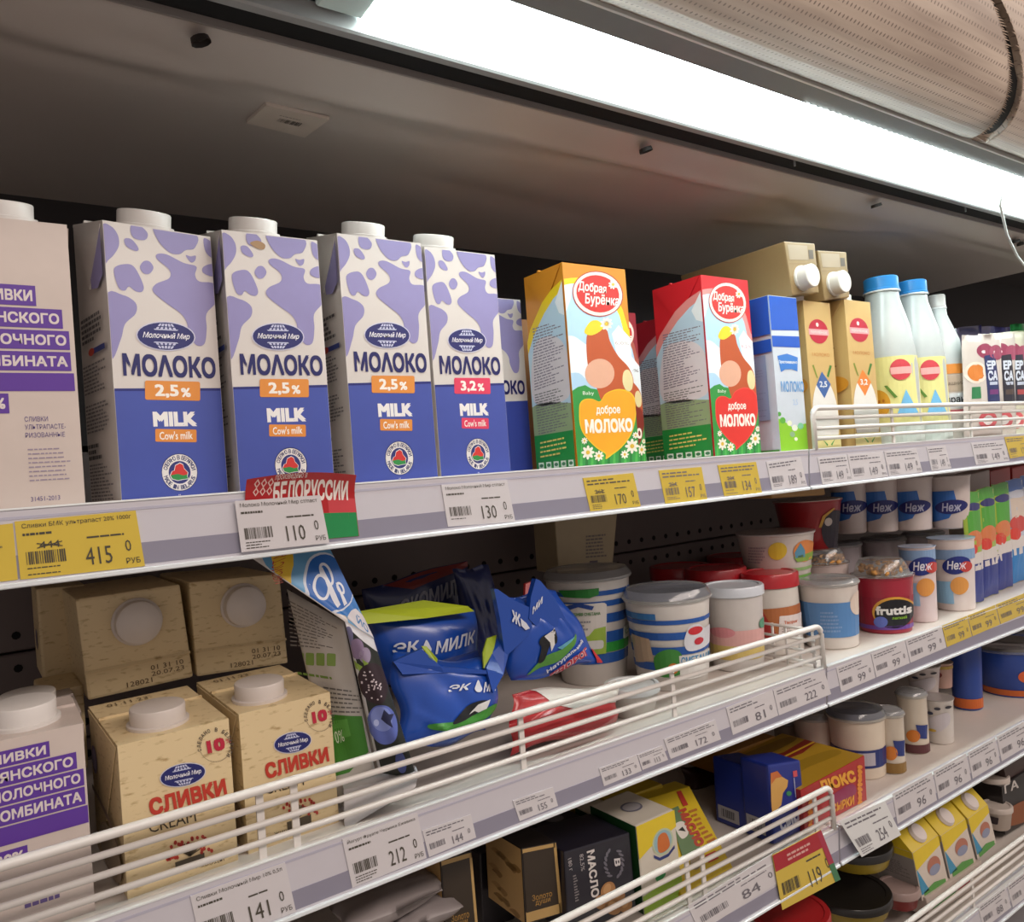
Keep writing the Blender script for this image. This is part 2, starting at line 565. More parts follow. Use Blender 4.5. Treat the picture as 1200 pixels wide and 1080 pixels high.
# night blind rolled up above the lamp
def m_blind():
    mt = bpy.data.materials.new('perforated_blind')
    mt.use_nodes = True
    nt = mt.node_tree
    b = nt.nodes['Principled BSDF']
    tc = nt.nodes.new('ShaderNodeTexCoord')
    sp = nt.nodes.new('ShaderNodeSeparateXYZ')
    nt.links.new(tc.outputs['UV'], sp.inputs[0])
    def mth(op, a, bb=None):
        n = nt.nodes.new('ShaderNodeMath'); n.operation = op
        for i, q in enumerate((a, bb)):
            if q is None: continue
            if isinstance(q, (int, float)): n.inputs[i].default_value = q
            else: nt.links.new(q, n.inputs[i])
        return n.outputs[0]
    fx = mth('SUBTRACT', mth('FRACT', mth('MULTIPLY', sp.outputs[0], 150)), 0.5)
    fy = mth('SUBTRACT', mth('FRACT', mth('MULTIPLY', sp.outputs[1], 52)), 0.5)
    r = mth('SQRT', mth('ADD', mth('MULTIPLY', fx, fx), mth('MULTIPLY', fy, fy)))
    dot = mth('LESS_THAN', r, 0.17)
    n = nt.nodes.new('ShaderNodeTexNoise'); n.inputs['Scale'].default_value = 5; n.inputs['Detail'].default_value = 6
    mp = nt.nodes.new('ShaderNodeMapping'); mp.inputs['Scale'].default_value = (0.6, 8, 8)
    nt.links.new(tc.outputs['Object'], mp.inputs[0]); nt.links.new(mp.outputs[0], n.inputs['Vector'])
    cr = nt.nodes.new('ShaderNodeValToRGB')
    cr.color_ramp.elements[0].position = 0.3; cr.color_ramp.elements[0].color = rgb('8f7f72')+(1,)
    cr.color_ramp.elements[1].position = 0.75; cr.color_ramp.elements[1].color = rgb('c3b3a3')+(1,)
    nt.links.new(n.outputs['Fac'], cr.inputs[0])
    mx = nt.nodes.new('ShaderNodeMix'); mx.data_type = 'RGBA'
    nt.links.new(dot, mx.inputs[0]); nt.links.new(cr.outputs[0], mx.inputs[6]); mx.inputs[7].default_value = rgb('74665c')+(1,)
    nt.links.new(mx.outputs[2], b.inputs['Base Color'])
    b.inputs['Roughness'].default_value = 0.55
    return mt
BR_, BCY, BCZ = 0.092, -0.222, 2.000
blind = thing('night_blind', 'beige perforated night blind rolled up above the strip light', 'blind', (0.1, BCY, BCZ))
def roll(name, x0, x1, r, mat, parent, seg=48):
    V, Fc, UV = [], [], []
    for i, x in enumerate((x0, x1)):
        for k in range(seg+1):
            a = 2*PI*k/seg
            xa = x
            if 0.9 < x < 1.5:
                dg_ = math.degrees(a)
                xa = x - 0.21*max(-0.2, min(1.15, (275-dg_)/90)) + 0.022*math.sin(math.radians((275-dg_)*2.2))
            V.append((xa, r*math.cos(a), r*math.sin(a)))
    for k in range(seg):
        Fc.append((k, k+1, seg+1+k+1, seg+1+k))
    Fc.append(tuple(range(seg))); Fc.append(tuple(range(seg+1, 2*seg+1)))
    o = mesh(name, V, Fc, mat, parent, smooth=False)
    uvl = o.data.uv_layers.new(name='UVMap')
    for p in o.data.polygons:
        for li in p.loop_indices:
            vi = o.data.loops[li].vertex_index
            uvl.data[li].uv = (V[vi][0], (vi % (seg+1))/seg)
    o.data.polygons.foreach_set('use_smooth', [len(p.vertices) == 4 for p in o.data.polygons])
    return o
bm_ = m_blind()
roll('rolled_cloth', -0.9, 1.045, BR_, bm_, blind)
roll('rolled_cloth', 1.085, 3.2, BR_*0.985, bm_, blind)
roll('roller_core', 0.60, 1.60, BR_*0.90, M('120e0c', 0.9, nz=0.3), blind)
# frayed cloth ends either side of the joint
V, Fc = [], []
random.seed(3)
for s, xx in ((1, 1.045), (-1, 1.085)):
    for k in range(90):
        a = PI*0.95+k*PI*0.62/90
        dg_ = math.degrees(a)
        x_ = xx - 0.21*max(-0.2, min(1.15, (275-dg_)/90)) + 0.022*math.sin(math.radians((275-dg_)*2.2))
        L = random.uniform(0.003, 0.013)*s
        r1 = BR_*random.uniform(0.99, 1.03)
        b = len(V)
        V += [(x_, BR_*math.cos(a), BR_*math.sin(a)), (x_, BR_*math.cos(a+0.02), BR_*math.sin(a+0.02)),
              (x_+L, r1*math.cos(a+0.01), r1*math.sin(a+0.01))]
        Fc.append((b, b+1, b+2))
fr = mesh('frayed_threads', V, Fc, M('b29e8c', 0.8), blind); fr['kind'] = 'stuff'
# cord
ck = [P(1170, 152, -0.19), P(1176, 165, -0.18), P(1178, 195, -0.12), P(1172, 240, -0.09), P(1180, 275, -0.05), P(1192, 300, -0.03), P(1206, 318, -0.02)]
cpts = []
for i in range(len(ck)-1):
    for t in range(5):
        cpts.append(ck[i].lerp(ck[i+1], t/5))
cd = tube('pull_cord', cpts, 0.0022, M('d7dad8', 0.6)); tag_(cd, 'thin white cord dangling in front of the strip light at far right', 'cord')

# sticker on the liner
q = [PZ(*p, ZL-0.0085) for p in ((289, 143), (357, 160), (386, 139), (312, 122))]
st = thing('label_sticker', 'small white barcode sticker stuck to the cooler ceiling', 'sticker', q[0])
BLs, BRs, TRs, TLs = q
n_ = Vector((0, 0, -1))
hexa('paper', [p-q[0]+n_*0.0012 for p in q]+[p-q[0]-n_*0.0025 for p in q], M('c9bdb2', 0.5), st)
pr = Print(st, lambda u, v, off: ((BLs*(1-u)+BRs*u)*(1-v)+(TLs*(1-u)+TRs*u)*v)-q[0]+n_*(0.0012+off))
pr.bars('barcode', 0.35, 0.42, 0.72, 0.60, '4a4440', 16)
pr.micro('fine_print', (0.3, 0.8), (0.8, 0.8), (0.8, 0.68), (0.3, 0.68), 2, '8a7f78')
pr.build()

# ------------------------------------------------------------------ shelves
RY0, RZ0, RY1, RZ1 = -0.002, 0.003, 0.002, -0.050
SHX = 1.008
rail_m = M('c9c7cf', 0.30, nz=0.02, coat=0.3)
strip_m = M('8d8b9c', 0.30, nz=0.02)
lip_m = M('d9dfe2', 0.2, nz=0.02, coat=0.5)
shelf_m = M('cfc6be', 0.4, nz=0.03)
def shelf(zs, x0, x1, label):
    t = thing('shelf', label, 'shelf', ((x0+x1)/2, 0.0, zs))
    cx = (x0+x1)/2
    a, b = x0-cx, x1-cx
    box('shelf_board', a, b, 0.010, 0.44, -0.022, 0.0, shelf_m, t, 0.002)
    prof = [(0.012, 0.001), (0.006, 0.003), (RY0, RZ0), (RY1, RZ1), (0.0015, -0.0535), (0.004, -0.0545), (0.007, -0.050), (0.009, -0.02)]
    V = [(x, y, z) for x in (a, b) for y, z in prof]
    n = len(prof)
    Fc = [(i, (i+1) % n, n+(i+1) % n, n+i) for i in range(n)] + [tuple(range(n))[::-1], tuple(range(n, 2*n))]
    rail = mesh('price_rail', V, Fc, rail_m, t)
    f = plane_map((a, RY0, RZ0), (b-a, 0, 0), (0, RY1-RY0, RZ1-RZ0))
    def band(name, v0, v1, off, m_):
        P0 = [(a, v0), (b, v0), (b, v1), (a, v1)]
        nrm = Vector((0, RZ1-RZ0, -(RY1-RY0))).normalized()
        pts = [Vector((x, RY0+(RY1-RY0)*v, RZ0+(RZ1-RZ0)*v)) for x, v in P0]
        hexa(name, [p+nrm*off for p in pts]+[p for p in pts], m_, rail)
    band('rail_groove', 0.10, 0.14, 0.0004, M('b5b4c4', 0.3))
    band('grey_strip', 0.64, 0.97, 0.0004, strip_m)
    box('rail_lip', a, b, -0.0012, 0.0030, -0.0550, -0.0508, lip_m, rail, 0.0008)
    box('top_edge', a, b, -0.003, 0.004, 0.0028, 0.0042, M('e4e8e8', 0.25), t)
    for yy in (0.12, 0.26):
        box('brace', a, b, yy, yy+0.012, -0.034, -0.022, M('6b6664', 0.5), t)
    for sx in (a+0.004, b-0.010):
        box('bracket', sx, sx+0.004, 0.05, 0.44, -0.055, -0.022, M('57504e', 0.5), t)
    return t
names_ = {ZA: 'top', ZB: 'second', ZC: 'third', ZD: 'lowest visible'}
for zs in (ZA, ZB, ZC, ZD):
    shelf(zs, -0.25, SHX, 'white metal shelf with price rail, left bay, %s level' % names_[zs])
    shelf(zs, SHX+0.004, 2.26, 'white metal shelf with price rail, right bay, %s level' % names_[zs])

def rail_pt(zs, px, py, lift=0.0):
    p0 = Vector((0, RY0, zs+RZ0))
    n = Vector((0, (RZ1-RZ0), -(RY1-RY0))).normalized()
    p = PL(px, py, p0 + n*lift, n)
    return p
def tag(zs, quad, col, label, price=None, kop='0', title=None, group='price tags on the rails', old=None, lift=0.0009, low=True, paper=True, name='price_tag', rub=True, ttl=True, ink='4a463c'):
    """quad px: TL TR BR BL"""
    TL, TR, BR, BL = [rail_pt(zs, x, y, lift) for x, y in quad]
    org = BL.copy()
    t = thing(name, label, 'price tag', org, 0, group)
    n = (BR-BL).cross(TL-BL).normalized()
    hexa('card', [p-org-n*0.0006 for p in (BL, BR, TR, TL)]+[p-org for p in (BL, BR, TR, TL)], M(col, 0.35, nz=0.02, coat=0.2), t)
    pr = Print(t, quad_map(BL, BR, TR, TL, org), off=0.0002, step=0.0001)
    if title:
        pr.text('lettering', title, (0.05, 0.95), (0.95, 0.85), ink, 2)
        pr.micro('fine_print', (0.05, 0.80), (0.35, 0.80), (0.35, 0.72), (0.05, 0.72), 1, ink, fill=1)
    elif ttl:
        pr.micro('fine_print', (0.05, 0.94), (0.95, 0.94), (0.95, 0.74), (0.05, 0.74), 2, ink, fill=1, th=0.4)
    pr.bars('barcode', 0.06, 0.46, 0.37, 0.24, ink, 18)
    if price:
        pr.text('price', price, (0.52, 0.44), (0.74, 0.12), ink, 3, bold=0.01)
        pr.text('price', kop, (0.86, 0.50), (0.91, 0.30), ink, 3)
        if rub:
            pr.text('price', 'РУБ', (0.85, 0.18), (0.97, 0.08), ink, 3)
    pr.micro('fine_print', (0.55, 0.64), (0.92, 0.64), (0.92, 0.58), (0.55, 0.58), 1, ink, fill=1, wmin=0.2, wmax=0.35)
    if old:
        pr.text('old_price', old, (0.17, 0.62), (0.33, 0.50), ink, 3)
        pr.poly('old_price', [(0.15, 0.52), (0.35, 0.60), (0.35, 0.585), (0.15, 0.505)], ink, 4)
        pr.poly('old_price', [(0.15, 0.60), (0.35, 0.52), (0.35, 0.505), (0.15, 0.585)], ink, 4)
    if low:
        pr.micro('fine_print', (0.06, 0.20), (0.36, 0.20), (0.36, 0.04), (0.06, 0.04), 3, ink, th=0.35)
    return t, pr

YEL, WHT = 'd2b745', 'd2cfd2'
def T(*a, **k):
    x_ = a[1][0][0]
    k.setdefault('ink', '57534c' if x_ < 700 and a[0] == ZA else '6f6c74')
    t, pr = tag(*a, **k)
    pr.build()
    return t
# --- top rail
T(ZA, [(-60, 622), (15, 613), (21, 679), (-55, 688)], YEL, 'yellow price tag cut by the left edge of the photo', None)
t_, pr = tag(ZA, [(17, 611), (159, 598), (170, 663), (24, 679)], YEL, 'yellow price tag reading 415 on the top rail', '415', title='Сливки БМК ультрапаст 20% 1000г', old='444')
pr.build()
# red flag card behind the white tag
FQ = [(286, 562), (413, 557), (421, 628), (290, 640)]
TL, TR, BR, BL = [rail_pt(ZA, x, y, 0.0010) for x, y in FQ]
t_ = thing('flag_card', 'red and green card sticking up above the top rail, with folk ornament', 'card', BL.copy())
def flagmap(u, v, off):
    p = (BL*(1-u)+BR*u)*(1-v)+(TL*(1-u)+TR*u)*v
    up = max(0, v-0.62)
    p = p + Vector((0, -0.010*up*up*6*(1+0.5*math.sin(3*u)), 0.004*math.sin(PI*u)*v))
    return p-BL+Vector((0, -1, -0.2)).normalized()*off
V, Fc = [], []
for j in range(13):
    for i in range(13):
        V.append(flagmap(i/12, j/12, 0.0))
for j in range(13):
    for i in range(13):
        V.append(flagmap(i/12, j/12, -0.0005))
for s in (0, 169):
    for j in range(12):
        for i in range(12):
            a = s+j*13+i
            Fc.append((a, a+1, a+14, a+13) if s == 0 else (a, a+13, a+14, a+1))
mesh('card_sheet', V, Fc, M('b3161f', 0.3, coat=0.4), t_, smooth=True)
pr = Print(t_, flagmap, FQ, nu=12, nv=12)
pr.rect('green_band', 280, 609, 425, 645, '1f8a4c', 1)
pr.rect('red_band', 384, 585, 425, 609, 'c8434a', 1)
pr.text('lettering', 'БЕЛОРУССИИ', (319, 568), (408, 586), 'efe6e0', 2, bold=0.03)
pr.text('lettering', 'произведено в', (319, 561), (356, 566), 'efe6e0', 2)
for k in range(3):
    for j in range(2):
        cx, cy = 299+k*8.0, 568+j*9
        pr.poly('ornament', [(cx-3.6, cy), (cx, cy-5), (cx+3.6, cy), (cx, cy+5)], 'e9c7c0', 2)
        pr.poly('ornament', [(cx-2, cy), (cx, cy-3), (cx+2, cy), (cx, cy+3)], 'b3161f', 3)
pr.build()
t_, pr = tag(ZA, [(275, 587), (375, 580), (386, 636), (283, 647)], WHT, 'white price tag reading 110 in front of the red flag card', '110', title='Молоко Молочный Мир ст/паст', lift=0.0035)
pr.build()
T(ZA, [(517, 568), (594, 562), (604, 611), (525, 617)], WHT, 'white price tag reading 130 below the fourth cow-patterned carton', '130', title='Молоко Молочный Мир ст/паст')
T(ZA, [(683, 560), (742, 554), (751, 593), (692, 599)], YEL, 'yellow price tag reading 170 below the orange carton', '170', old='262')
T(ZA, [(772, 551), (822, 547), (829, 585), (780, 590)], YEL, 'yellow price tag reading 157 below the red carton', '157', old='224')
T(ZA, [(841, 545), (886, 541), (893, 577), (849, 581)], YEL, 'yellow price tag reading 134 at the right of the red carton', '134', old='224')
T(ZA, [(898, 541), (938, 535), (946, 569), (905, 574)], WHT, 'white price tag ending the left bay top rail', '189')
# right bay
for i, (x0, x1, lb) in enumerate(((958, 992, 'first'), (993, 1034, 'second'), (1036, 1074, 'third'), (1086, 1108, 'fourth'), (1138, 1176, 'fifth'))):
    yt0, yt1 = 536-(x0-955)*0.093, 536-(x1-955)*0.093
    yb0, yb1 = 568-(x0-955)*0.128, 568-(x1-955)*0.128
    T(ZA, [(x0, yt0), (x1, yt1), (x1+7, yb1), (x0+6, yb0)], WHT, 'white price tag on the right bay top rail, %s from the bay joint' % lb, '149')
T(ZA, [(1177, 512), (1205, 510), (1212, 532), (1184, 537)], YEL, 'yellow price tag at the right end of the top rail', '129')
# --- second rail
t_, pr = tag(ZB, [(223, 1050), (334, 1010), (347, 1068), (236, 1110)], WHT, 'white price tag reading 141 below the cream cartons', '141', title='Сливки Молочный Мир 10% 0,5л')
pr.build()
t_, pr = tag(ZB, [(401, 983), (489, 952), (500, 1005), (413, 1040)], WHT, 'big white price tag reading 212 below the berry yogurt pouch', '212', title='Йогурт Фруате Черника Ежевика')
pr.build()
T(ZB, [(495, 973), (552, 954), (558, 981), (503, 1004)], WHT, 'small white price tag reading 144, touching the right edge of a bigger tag', '144', rub=False, low=False)
T(ZB, [(601, 938), (648, 922), (654, 944), (609, 962)], WHT, 'small white price tag reading 155, standing alone below the red pouch', '155', rub=False, low=False)
T(ZB, [(702, 900), (746, 884), (752, 903), (708, 921)], WHT, 'small white price tag reading 133, left end of the run on the second rail', '133', rub=False, low=False)
T(ZB, [(747, 884), (776, 873), (783, 890), (753, 902)], WHT, 'small white price tag reading 113 right of the 133 tag', '113', rub=False, low=False)
T(ZB, [(778, 866), (838, 843), (845, 866), (786, 889)], WHT, 'small white price tag left of the 81 tag on the second rail', '172', rub=False, low=False)
T(ZB, [(851, 829), (905, 808), (912, 838), (859, 861)], WHT, 'white price tag reading 81 on the second rail', '81', rub=False, low=False)
T(ZB, [(906, 808), (966, 785), (974, 813), (913, 838)], WHT, 'white price tag reading 222 at the end of the left bay second rail', '222', rub=False, low=False)
for i, (x0, x1, c, lb) in enumerate(((980, 1020, WHT, 'white price tag first right of the bay joint, second rail'), (1021, 1060, WHT, 'white price tag second right of the bay joint, second rail'),
                                     (1061, 1103, WHT, 'white price tag third right of the bay joint, second rail'), (1104, 1133, YEL, 'yellow price tag left end of the yellow run, second rail'),
                                     (1134, 1166, YEL, 'yellow price tag in the middle of the yellow run, second rail'), (1167, 1205, YEL, 'yellow price tag right end of the yellow run, second rail'))):
    yt0, yt1 = 782-(x0-980)*0.395, 782-(x1-980)*0.395
    yb0, yb1 = 811-(x0-980)*0.428, 811-(x1-980)*0.428
    T(ZB, [(x0, yt0), (x1, yt1), (x1+6, yb1), (x0+6, yb0)], c, lb, '99', rub=False, low=False)
# --- third rail
T(ZC, [(806, 1061), (905, 1000), (918, 1030), (820, 1092)], WHT, 'white price tag reading 84 on the third rail', '84', rub=False, low=False)
CQ = [(905, 1002), (962, 972), (985, 1030), (917, 1066)]
t_, pr = tag(ZC, CQ, YEL, 'yellow price tag with a red top and green edge on the third rail', '119', rub=False, low=False, ttl=False, name='price_tag', lift=0.003)
pr.rect('red_header', 0, 1, 1, 0.70, 'a82030', 3)
pr.rect('red_edge', 0.90, 1, 1, 0.35, 'a8304a', 4)
pr.rect('green_edge', 0.90, 0.35, 1, 0.0, '3f7a55', 4)
pr.micro('header_print', (0.25, 0.92), (0.85, 0.92), (0.85, 0.76), (0.25, 0.76), 2, 'd9a8a0', fill=1, layer=5)
pr.build()
for i, (x0, x1, lb) in enumerate(((1046, 1092, 'first'), (1094, 1132, 'second'), (1134, 1166, 'third'), (1168, 1205, 'fourth'))):
    yt0, yt1 = 930-(x0-1046)*0.55, 930-(x1-1046)*0.55
    yb0, yb1 = 965-(x0-1046)*0.60, 965-(x1-1046)*0.60
    T(ZC, [(x0, yt0), (x1, yt1), (x1+6, yb1), (x0+6, yb0)], WHT, 'white price tag on the right bay third rail, %s from the loose tag' % lb, '96', rub=False, low=False)
T(ZC, [(984, 962), (1037, 938), (1056, 978), (1010, 1004)], 'dfe2e2', 'loose white price tag hanging off the end of the right bay third rail', '254', rub=False, lift=0.010)
# --- fourth rail
for i, (x0, lb) in enumerate(((1146, 'lower'), (1180, 'upper'))):
    yt = 1062-(x0-1146)*0.74
    T(ZD, [(x0, yt), (x0+32, yt-24), (x0+39, yt+1), (x0+7, yt+26)], WHT, 'white price tag in the bottom right corner, the %s one' % lb, '88', rub=False, low=False)

# ------------------------------------------------------------------ wire fences
wire_m = M('d9d5d0', 0.28, nz=0.02, coat=0.3)
def fence(zs, x0, x1, label, posts=(), n=4, left_end=True, right_end=True, Y=-0.001, hs=0.061):
    t = thing('wire_fence', label, 'shelf fence', ((x0+x1)/2, Y, zs+0.003), 0, 'white wire shelf fences')
    cx = (x0+x1)/2
    a, b = x0-cx, x1-cx
    r = 0.012
    def corner(x, s):
        return [(x+s*r*(1-math.cos(k*PI/8)), 0, hs-r+r*math.sin(k*PI/8)) for k in range(5)]
    pts = []
    if left_end:
        pts += [(a, 0, 0.0)] + corner(a, 1)
    else:
        pts += [(a, 0, hs)]
    pts += [(a+(b-a)*k/12, 0, hs) for k in range(1, 12)]
    if right_end:
        pts += corner(b, -1)[::-1] + [(b, 0, 0.0)]
    else:
        pts += [(b, 0, hs)]
    tube('top_wire', pts, 0.0040, wire_m, t, 10)
    for k in range(1, n):
        z = hs - k*(hs-0.004)/(n-0.2)
        tube('wire', [(a, 0.002, z), (b, 0.002, z)], 0.0030, wire_m, t, 8)
    for x in posts:
        box('post', x-cx-0.0032, x-cx+0.0032, 0.004, 0.0065, -0.001, hs-0.001, wire_m, t)
    return t
def fx(px, py):
    return P(px, py, 0.0).x
fence(ZB, -0.22, fx(960, 724), 'long white wire fence along the second shelf in front of the cream cartons', [fx(305, 930), fx(345, 915), fx(612, 840), fx(790, 790)])
fence(ZC, 0.0, fx(973, 927), 'white wire fence along the third shelf in front of the butter packs', [fx(808, 1020), fx(826, 1010), fx(958, 945), -0.2+0.4, 0.3])
fence(ZA, fx(952, 490), 2.24, 'white wire fence on the right bay top shelf in front of the bottles', [fx(1048, 490), fx(1140, 490)])
fence(ZD, 0.98, 2.24, 'white wire fence on the lowest visible shelf in front of the yellow cartons', [fx(1140, 1010)])
# short divider running back at the end of the second shelf fence
xe = fx(955, 730)
dv = thing('wire_divider', 'short white wire divider running back from the end of the second shelf fence', 'shelf divider', (xe+0.004, 0.0, ZB))
for k in range(4):
    tube('wire', [(0, 0.006, 0.058-k*0.016), (0, 0.13, 0.058-k*0.016)], 0.0022, wire_m, dv, 8)
for k in range(6):
    tube('upright', [(0.002, 0.010+k*0.023, 0.001), (0.002, 0.010+k*0.023, 0.060)], 0.0020, wire_m, dv, 8)

# ------------------------------------------------------------------ carton builder
def prism_fin(parent, a, b, mat, h=0.002, w=0.004):
    """thin sealed fin along the segment a-b"""
    a, b = Vector(a), Vector(b)
    d = (b-a).normalized()
    s = Vector((0, 1, 0))*w/2
    u = Vector((0, 0, 1))*h
    return hexa('top_seam', [a-s-u*0.3, b-s-u*0.3, b+s-u*0.3, a+s-u*0.3, a-s+u, b-s+u, b+s*0.4+u, a+s*0.4+u], mat, parent)
def cap(parent, loc, r, h, mat, axis=(0, 0, 1), ring=True, name='cap'):
    prof = [(0.0001, -0.001), (r*1.12, -0.001), (r*1.12, 0.0025), (r*1.0, 0.003), (r, h-0.0015), (r-0.0006, h-0.0004), (r-0.0018, h), (0.0001, h)]
    return lathe(name, prof, mat, parent, 36, axis=(loc, axis))
def brik(name, label, group, BL, BR, TL, Y, surf, depth, rz, mat, rise=0.0, capu=None, capd=0.022, capr=0.0215, caph=0.014, capmat=None, cat='carton', flap=True, width=None, height=None):
    """upright carton; returns root, front map, left map, (w, d, h)"""
    g = P(BL[0], BL[1], Y)
    p0 = Vector((g.x, g.y, surf))
    dr = Vector((math.cos(rz), math.sin(rz), 0))
    nn = Vector((-dr.y, dr.x, 0))
    w = width or (PL(BR[0], BR[1], p0, nn)-p0).dot(dr)
    h = height or PL(TL[0], TL[1], p0, nn).z - surf
    ctr = p0 + dr*w/2 + nn*depth/2
    t = thing(name, label, cat, ctr, rz, group)
    x, y = w/2, depth/2
    bm = bmesh.new()
    # sides bulge slightly: rows of verts up the box
    rows = 5
    rings = []
    for j in range(rows):
        f = j/(rows-1)
        bl = 0.0
        zf, zb = h*f, (h+rise)*f
        rings.append([bm.verts.new(c) for c in ((-x, -y, zf), (0, -y-bl, zf), (x, -y, zf), (x+bl, 0, (zf+zb)/2), (x, y, zb), (0, y, zb), (-x, y, zb), (-x-bl, 0, (zf+zb)/2))])
    for j in range(rows-1):
        for k in range(8):
            k2 = (k+1) % 8
            bm.faces.new((rings[j][k], rings[j][k2], rings[j+1][k2], rings[j+1][k]))
    bm.faces.new(rings[0][::-1])
    bm.faces.new(rings[-1])
    sharp = [e for e in bm.edges if e.calc_face_angle(0) > 1.0]
    bmesh.ops.bevel(bm, geom=sharp, offset=0.0016, segments=2, affect='EDGES')
    from_bm('carton_body', bm, mat, t)
    if flap:
        for sx in (-1, 1):
            q = [(sx*(x+0.0004), -y+0.003, h-0.002), (sx*(x+0.0004), y-0.003, h+rise-0.002), (sx*(x+0.0007), 0.0, h-depth*0.62)]
            V = [Vector(c) for c in q] + [Vector(c)+Vector((sx*0.0009, 0, 0)) for c in q]
            mesh('side_flap', V, [(0, 1, 2), (5, 4, 3), (0, 3, 4, 1), (1, 4, 5, 2), (2, 5, 3, 0)], mat, t)
        prism_fin(t, (-x, y*0.25, h+rise*0.62), (x, y*0.25, h+rise*0.62), mat)
    if capu is not None:
        sl = rise/depth
        cap(t, (-x+w*capu, -y+capd, h+sl*capd), capr, caph, capmat or M('dcd8d4', 0.35), (0, -sl, 1))
    BQ_ = [proj(p0 + dr*a_ + Vector((0, 0, b_))) for a_, b_ in ((0, h), (w, h), (w, 0), (0, 0))]
    t['q'] = [c for q_ in BQ_ for c in q_]
    fm = plane_map((-x, -y-0.0001, 0), (w, 0, 0), (0, 0, h))
    lm = plane_map((-x-0.0020, y, 0), (0, -depth, 0), (0, 0, h))
    return t, fm, lm, (w, depth, h)

def prism(name, label, cat, group, quad, Y, surf, depth, mat, bevel=0.0012, shift=(0, 0), part='carton_body', mats=None, Yt=None):
    """oriented pack: front face from four measured corners TL TR BR BL in plane Y (or standing on surf)"""
    TL, TR, BR, BL = quad
    if Y is None:
        Y = PZ(BL[0], BL[1], surf).y
    pts = [P(p[0], p[1], Y) for p in (BL, BR)] + [P(p[0], p[1], Yt or Y) for p in (TR, TL)]
    for zs_ in (ZA, ZB, ZC, ZD):
        if min(p.z for p in pts[2:]) > zs_ > min(p.z for p in pts[:2])-0.0005:
            for p in pts[:2]:
                p.z = max(p.z, zs_+0.0006)
    org = Vector((sum(p.x for p in pts)/4, Y+depth/2, min(p.z for p in pts)))
    t = thing(name, label, cat, org, 0, group)
    D = Vector((shift[0], depth, shift[1]))
    a, b, c, d = [p-org for p in pts]
    hexa(part, [a, b, b+D, a+D, d, c, c+D, d+D], mat, t, bevel, 2)
    fm = plane_map_q(a, b, c, d, 0.0003)
    lm = plane_map_q(a+D, a, d, d+D, 0.0003)
    tm = plane_map_q(d, c, c+D, d+D, 0.0003)
    return t, fm, lm, tm, (a, b, c, d, D)
def plane_map_q(BL, BR, TR, TL, lift=0.0):
    BL, BR, TR, TL = (Vector(p) for p in (BL, BR, TR, TL))
    n = (BR-BL).cross(TL-BL).normalized()
    return lambda u, v, off: (BL*(1-u)+BR*u)*(1-v) + (TL*(1-u)+TR*u)*v + n*(off+lift)

# ------------------------------------------------------------------ designs
MQ = [(122, 258), (250, 272), (267, 573), (142, 583)]
MPATCH = [
 [(121, 266), (132, 265), (140, 275), (141, 287), (135, 298), (128, 305), (120, 314)],
 [(156, 262), (165, 262), (175, 271), (172, 279), (160, 278), (155, 271)],
 [(147.5, 279), (156, 279), (164, 289), (161, 292.5), (150, 287.5)],
 [(185, 262), (232, 270), (231, 286), (220, 289), (212.5, 294), (200, 292), (186, 277)],
 [(220, 295), (226, 296), (232, 295), (231, 301), (226, 303)],
 [(242, 274), (252, 280), (254, 297), (244, 290)],
 [(240, 309), (246, 305), (253, 305), (253, 318), (241, 315)],
 [(165.5, 311), (170, 304), (177, 304), (181.5, 311), (177, 318), (170, 318)],
 [(135, 314), (150, 308), (160, 312.5), (169.5, 332), (167.5, 339.5), (160, 339), (152.5, 334), (147.5, 339), (140, 335)],
 [(186, 295), (197.5, 295), (217.5, 304), (232.5, 307.5), (231, 317.5), (236, 325), (254, 327.5), (256, 347.5), (244, 362.5), (244, 380), (241, 397.5), (231, 399), (222.5, 385), (220, 372.5), (212.5, 362.5), (197.5, 352.5), (181, 339), (184, 330), (200, 322.5), (200, 312.5), (186, 301)],
 [(126, 346), (145, 344), (160, 352.5), (160, 365), (147.5, 377.5), (142.5, 395), (131, 416)]]
def emblem(pr, cx, cy, rx, ry, rot=0, lay=3, txt=True, slant=0.0):
    """oval dairy emblem with a globe grid above and below the name"""
    pr.ell('emblem', cx, cy, rx, ry, 'c3c3d6', lay, rot)
    pr.ell('emblem', cx, cy, rx*0.96, ry*0.93, '1d2264', lay+1, rot)
    c, s = math.cos(math.radians(rot)), math.sin(math.radians(rot))
    def at(x, y):
        return (cx+x*c-y*s, cy+x*s+y*c)
    for sg in (-1, 1):
        for k in range(5):
            x0 = (k-2)*rx*0.15
            pr.poly('emblem', [at(x0-rx*0.045, sg*ry*0.48), at(x0+rx*0.045, sg*ry*0.48), at(x0*0.6+rx*0.035, sg*ry*0.84), at(x0*0.6-rx*0.035, sg*ry*0.84)], 'bfc3dc', lay+2)
        pr.poly('emblem', [at(-rx*0.42, sg*ry*0.47), at(rx*0.42, sg*ry*0.47), at(rx*0.38, sg*ry*0.40), at(-rx*0.38, sg*ry*0.40)], 'bfc3dc', lay+2)
        pr.poly('emblem', [at(-rx*0.34, sg*ry*0.66), at(rx*0.34, sg*ry*0.66), at(rx*0.32, sg*ry*0.60), at(-rx*0.32, sg*ry*0.60)], '1d2264', lay+3)
    if txt:
        a, b, d = at(-rx*0.78, -ry*0.24), at(rx*0.80, -ry*0.24), at(-rx*0.78, ry*0.26)
        pr.text('emblem', 'Молочный Мир', a, None, 'e4e4ea', lay+4, bold=0.015, shear=0.25, BL=d, TR=b)
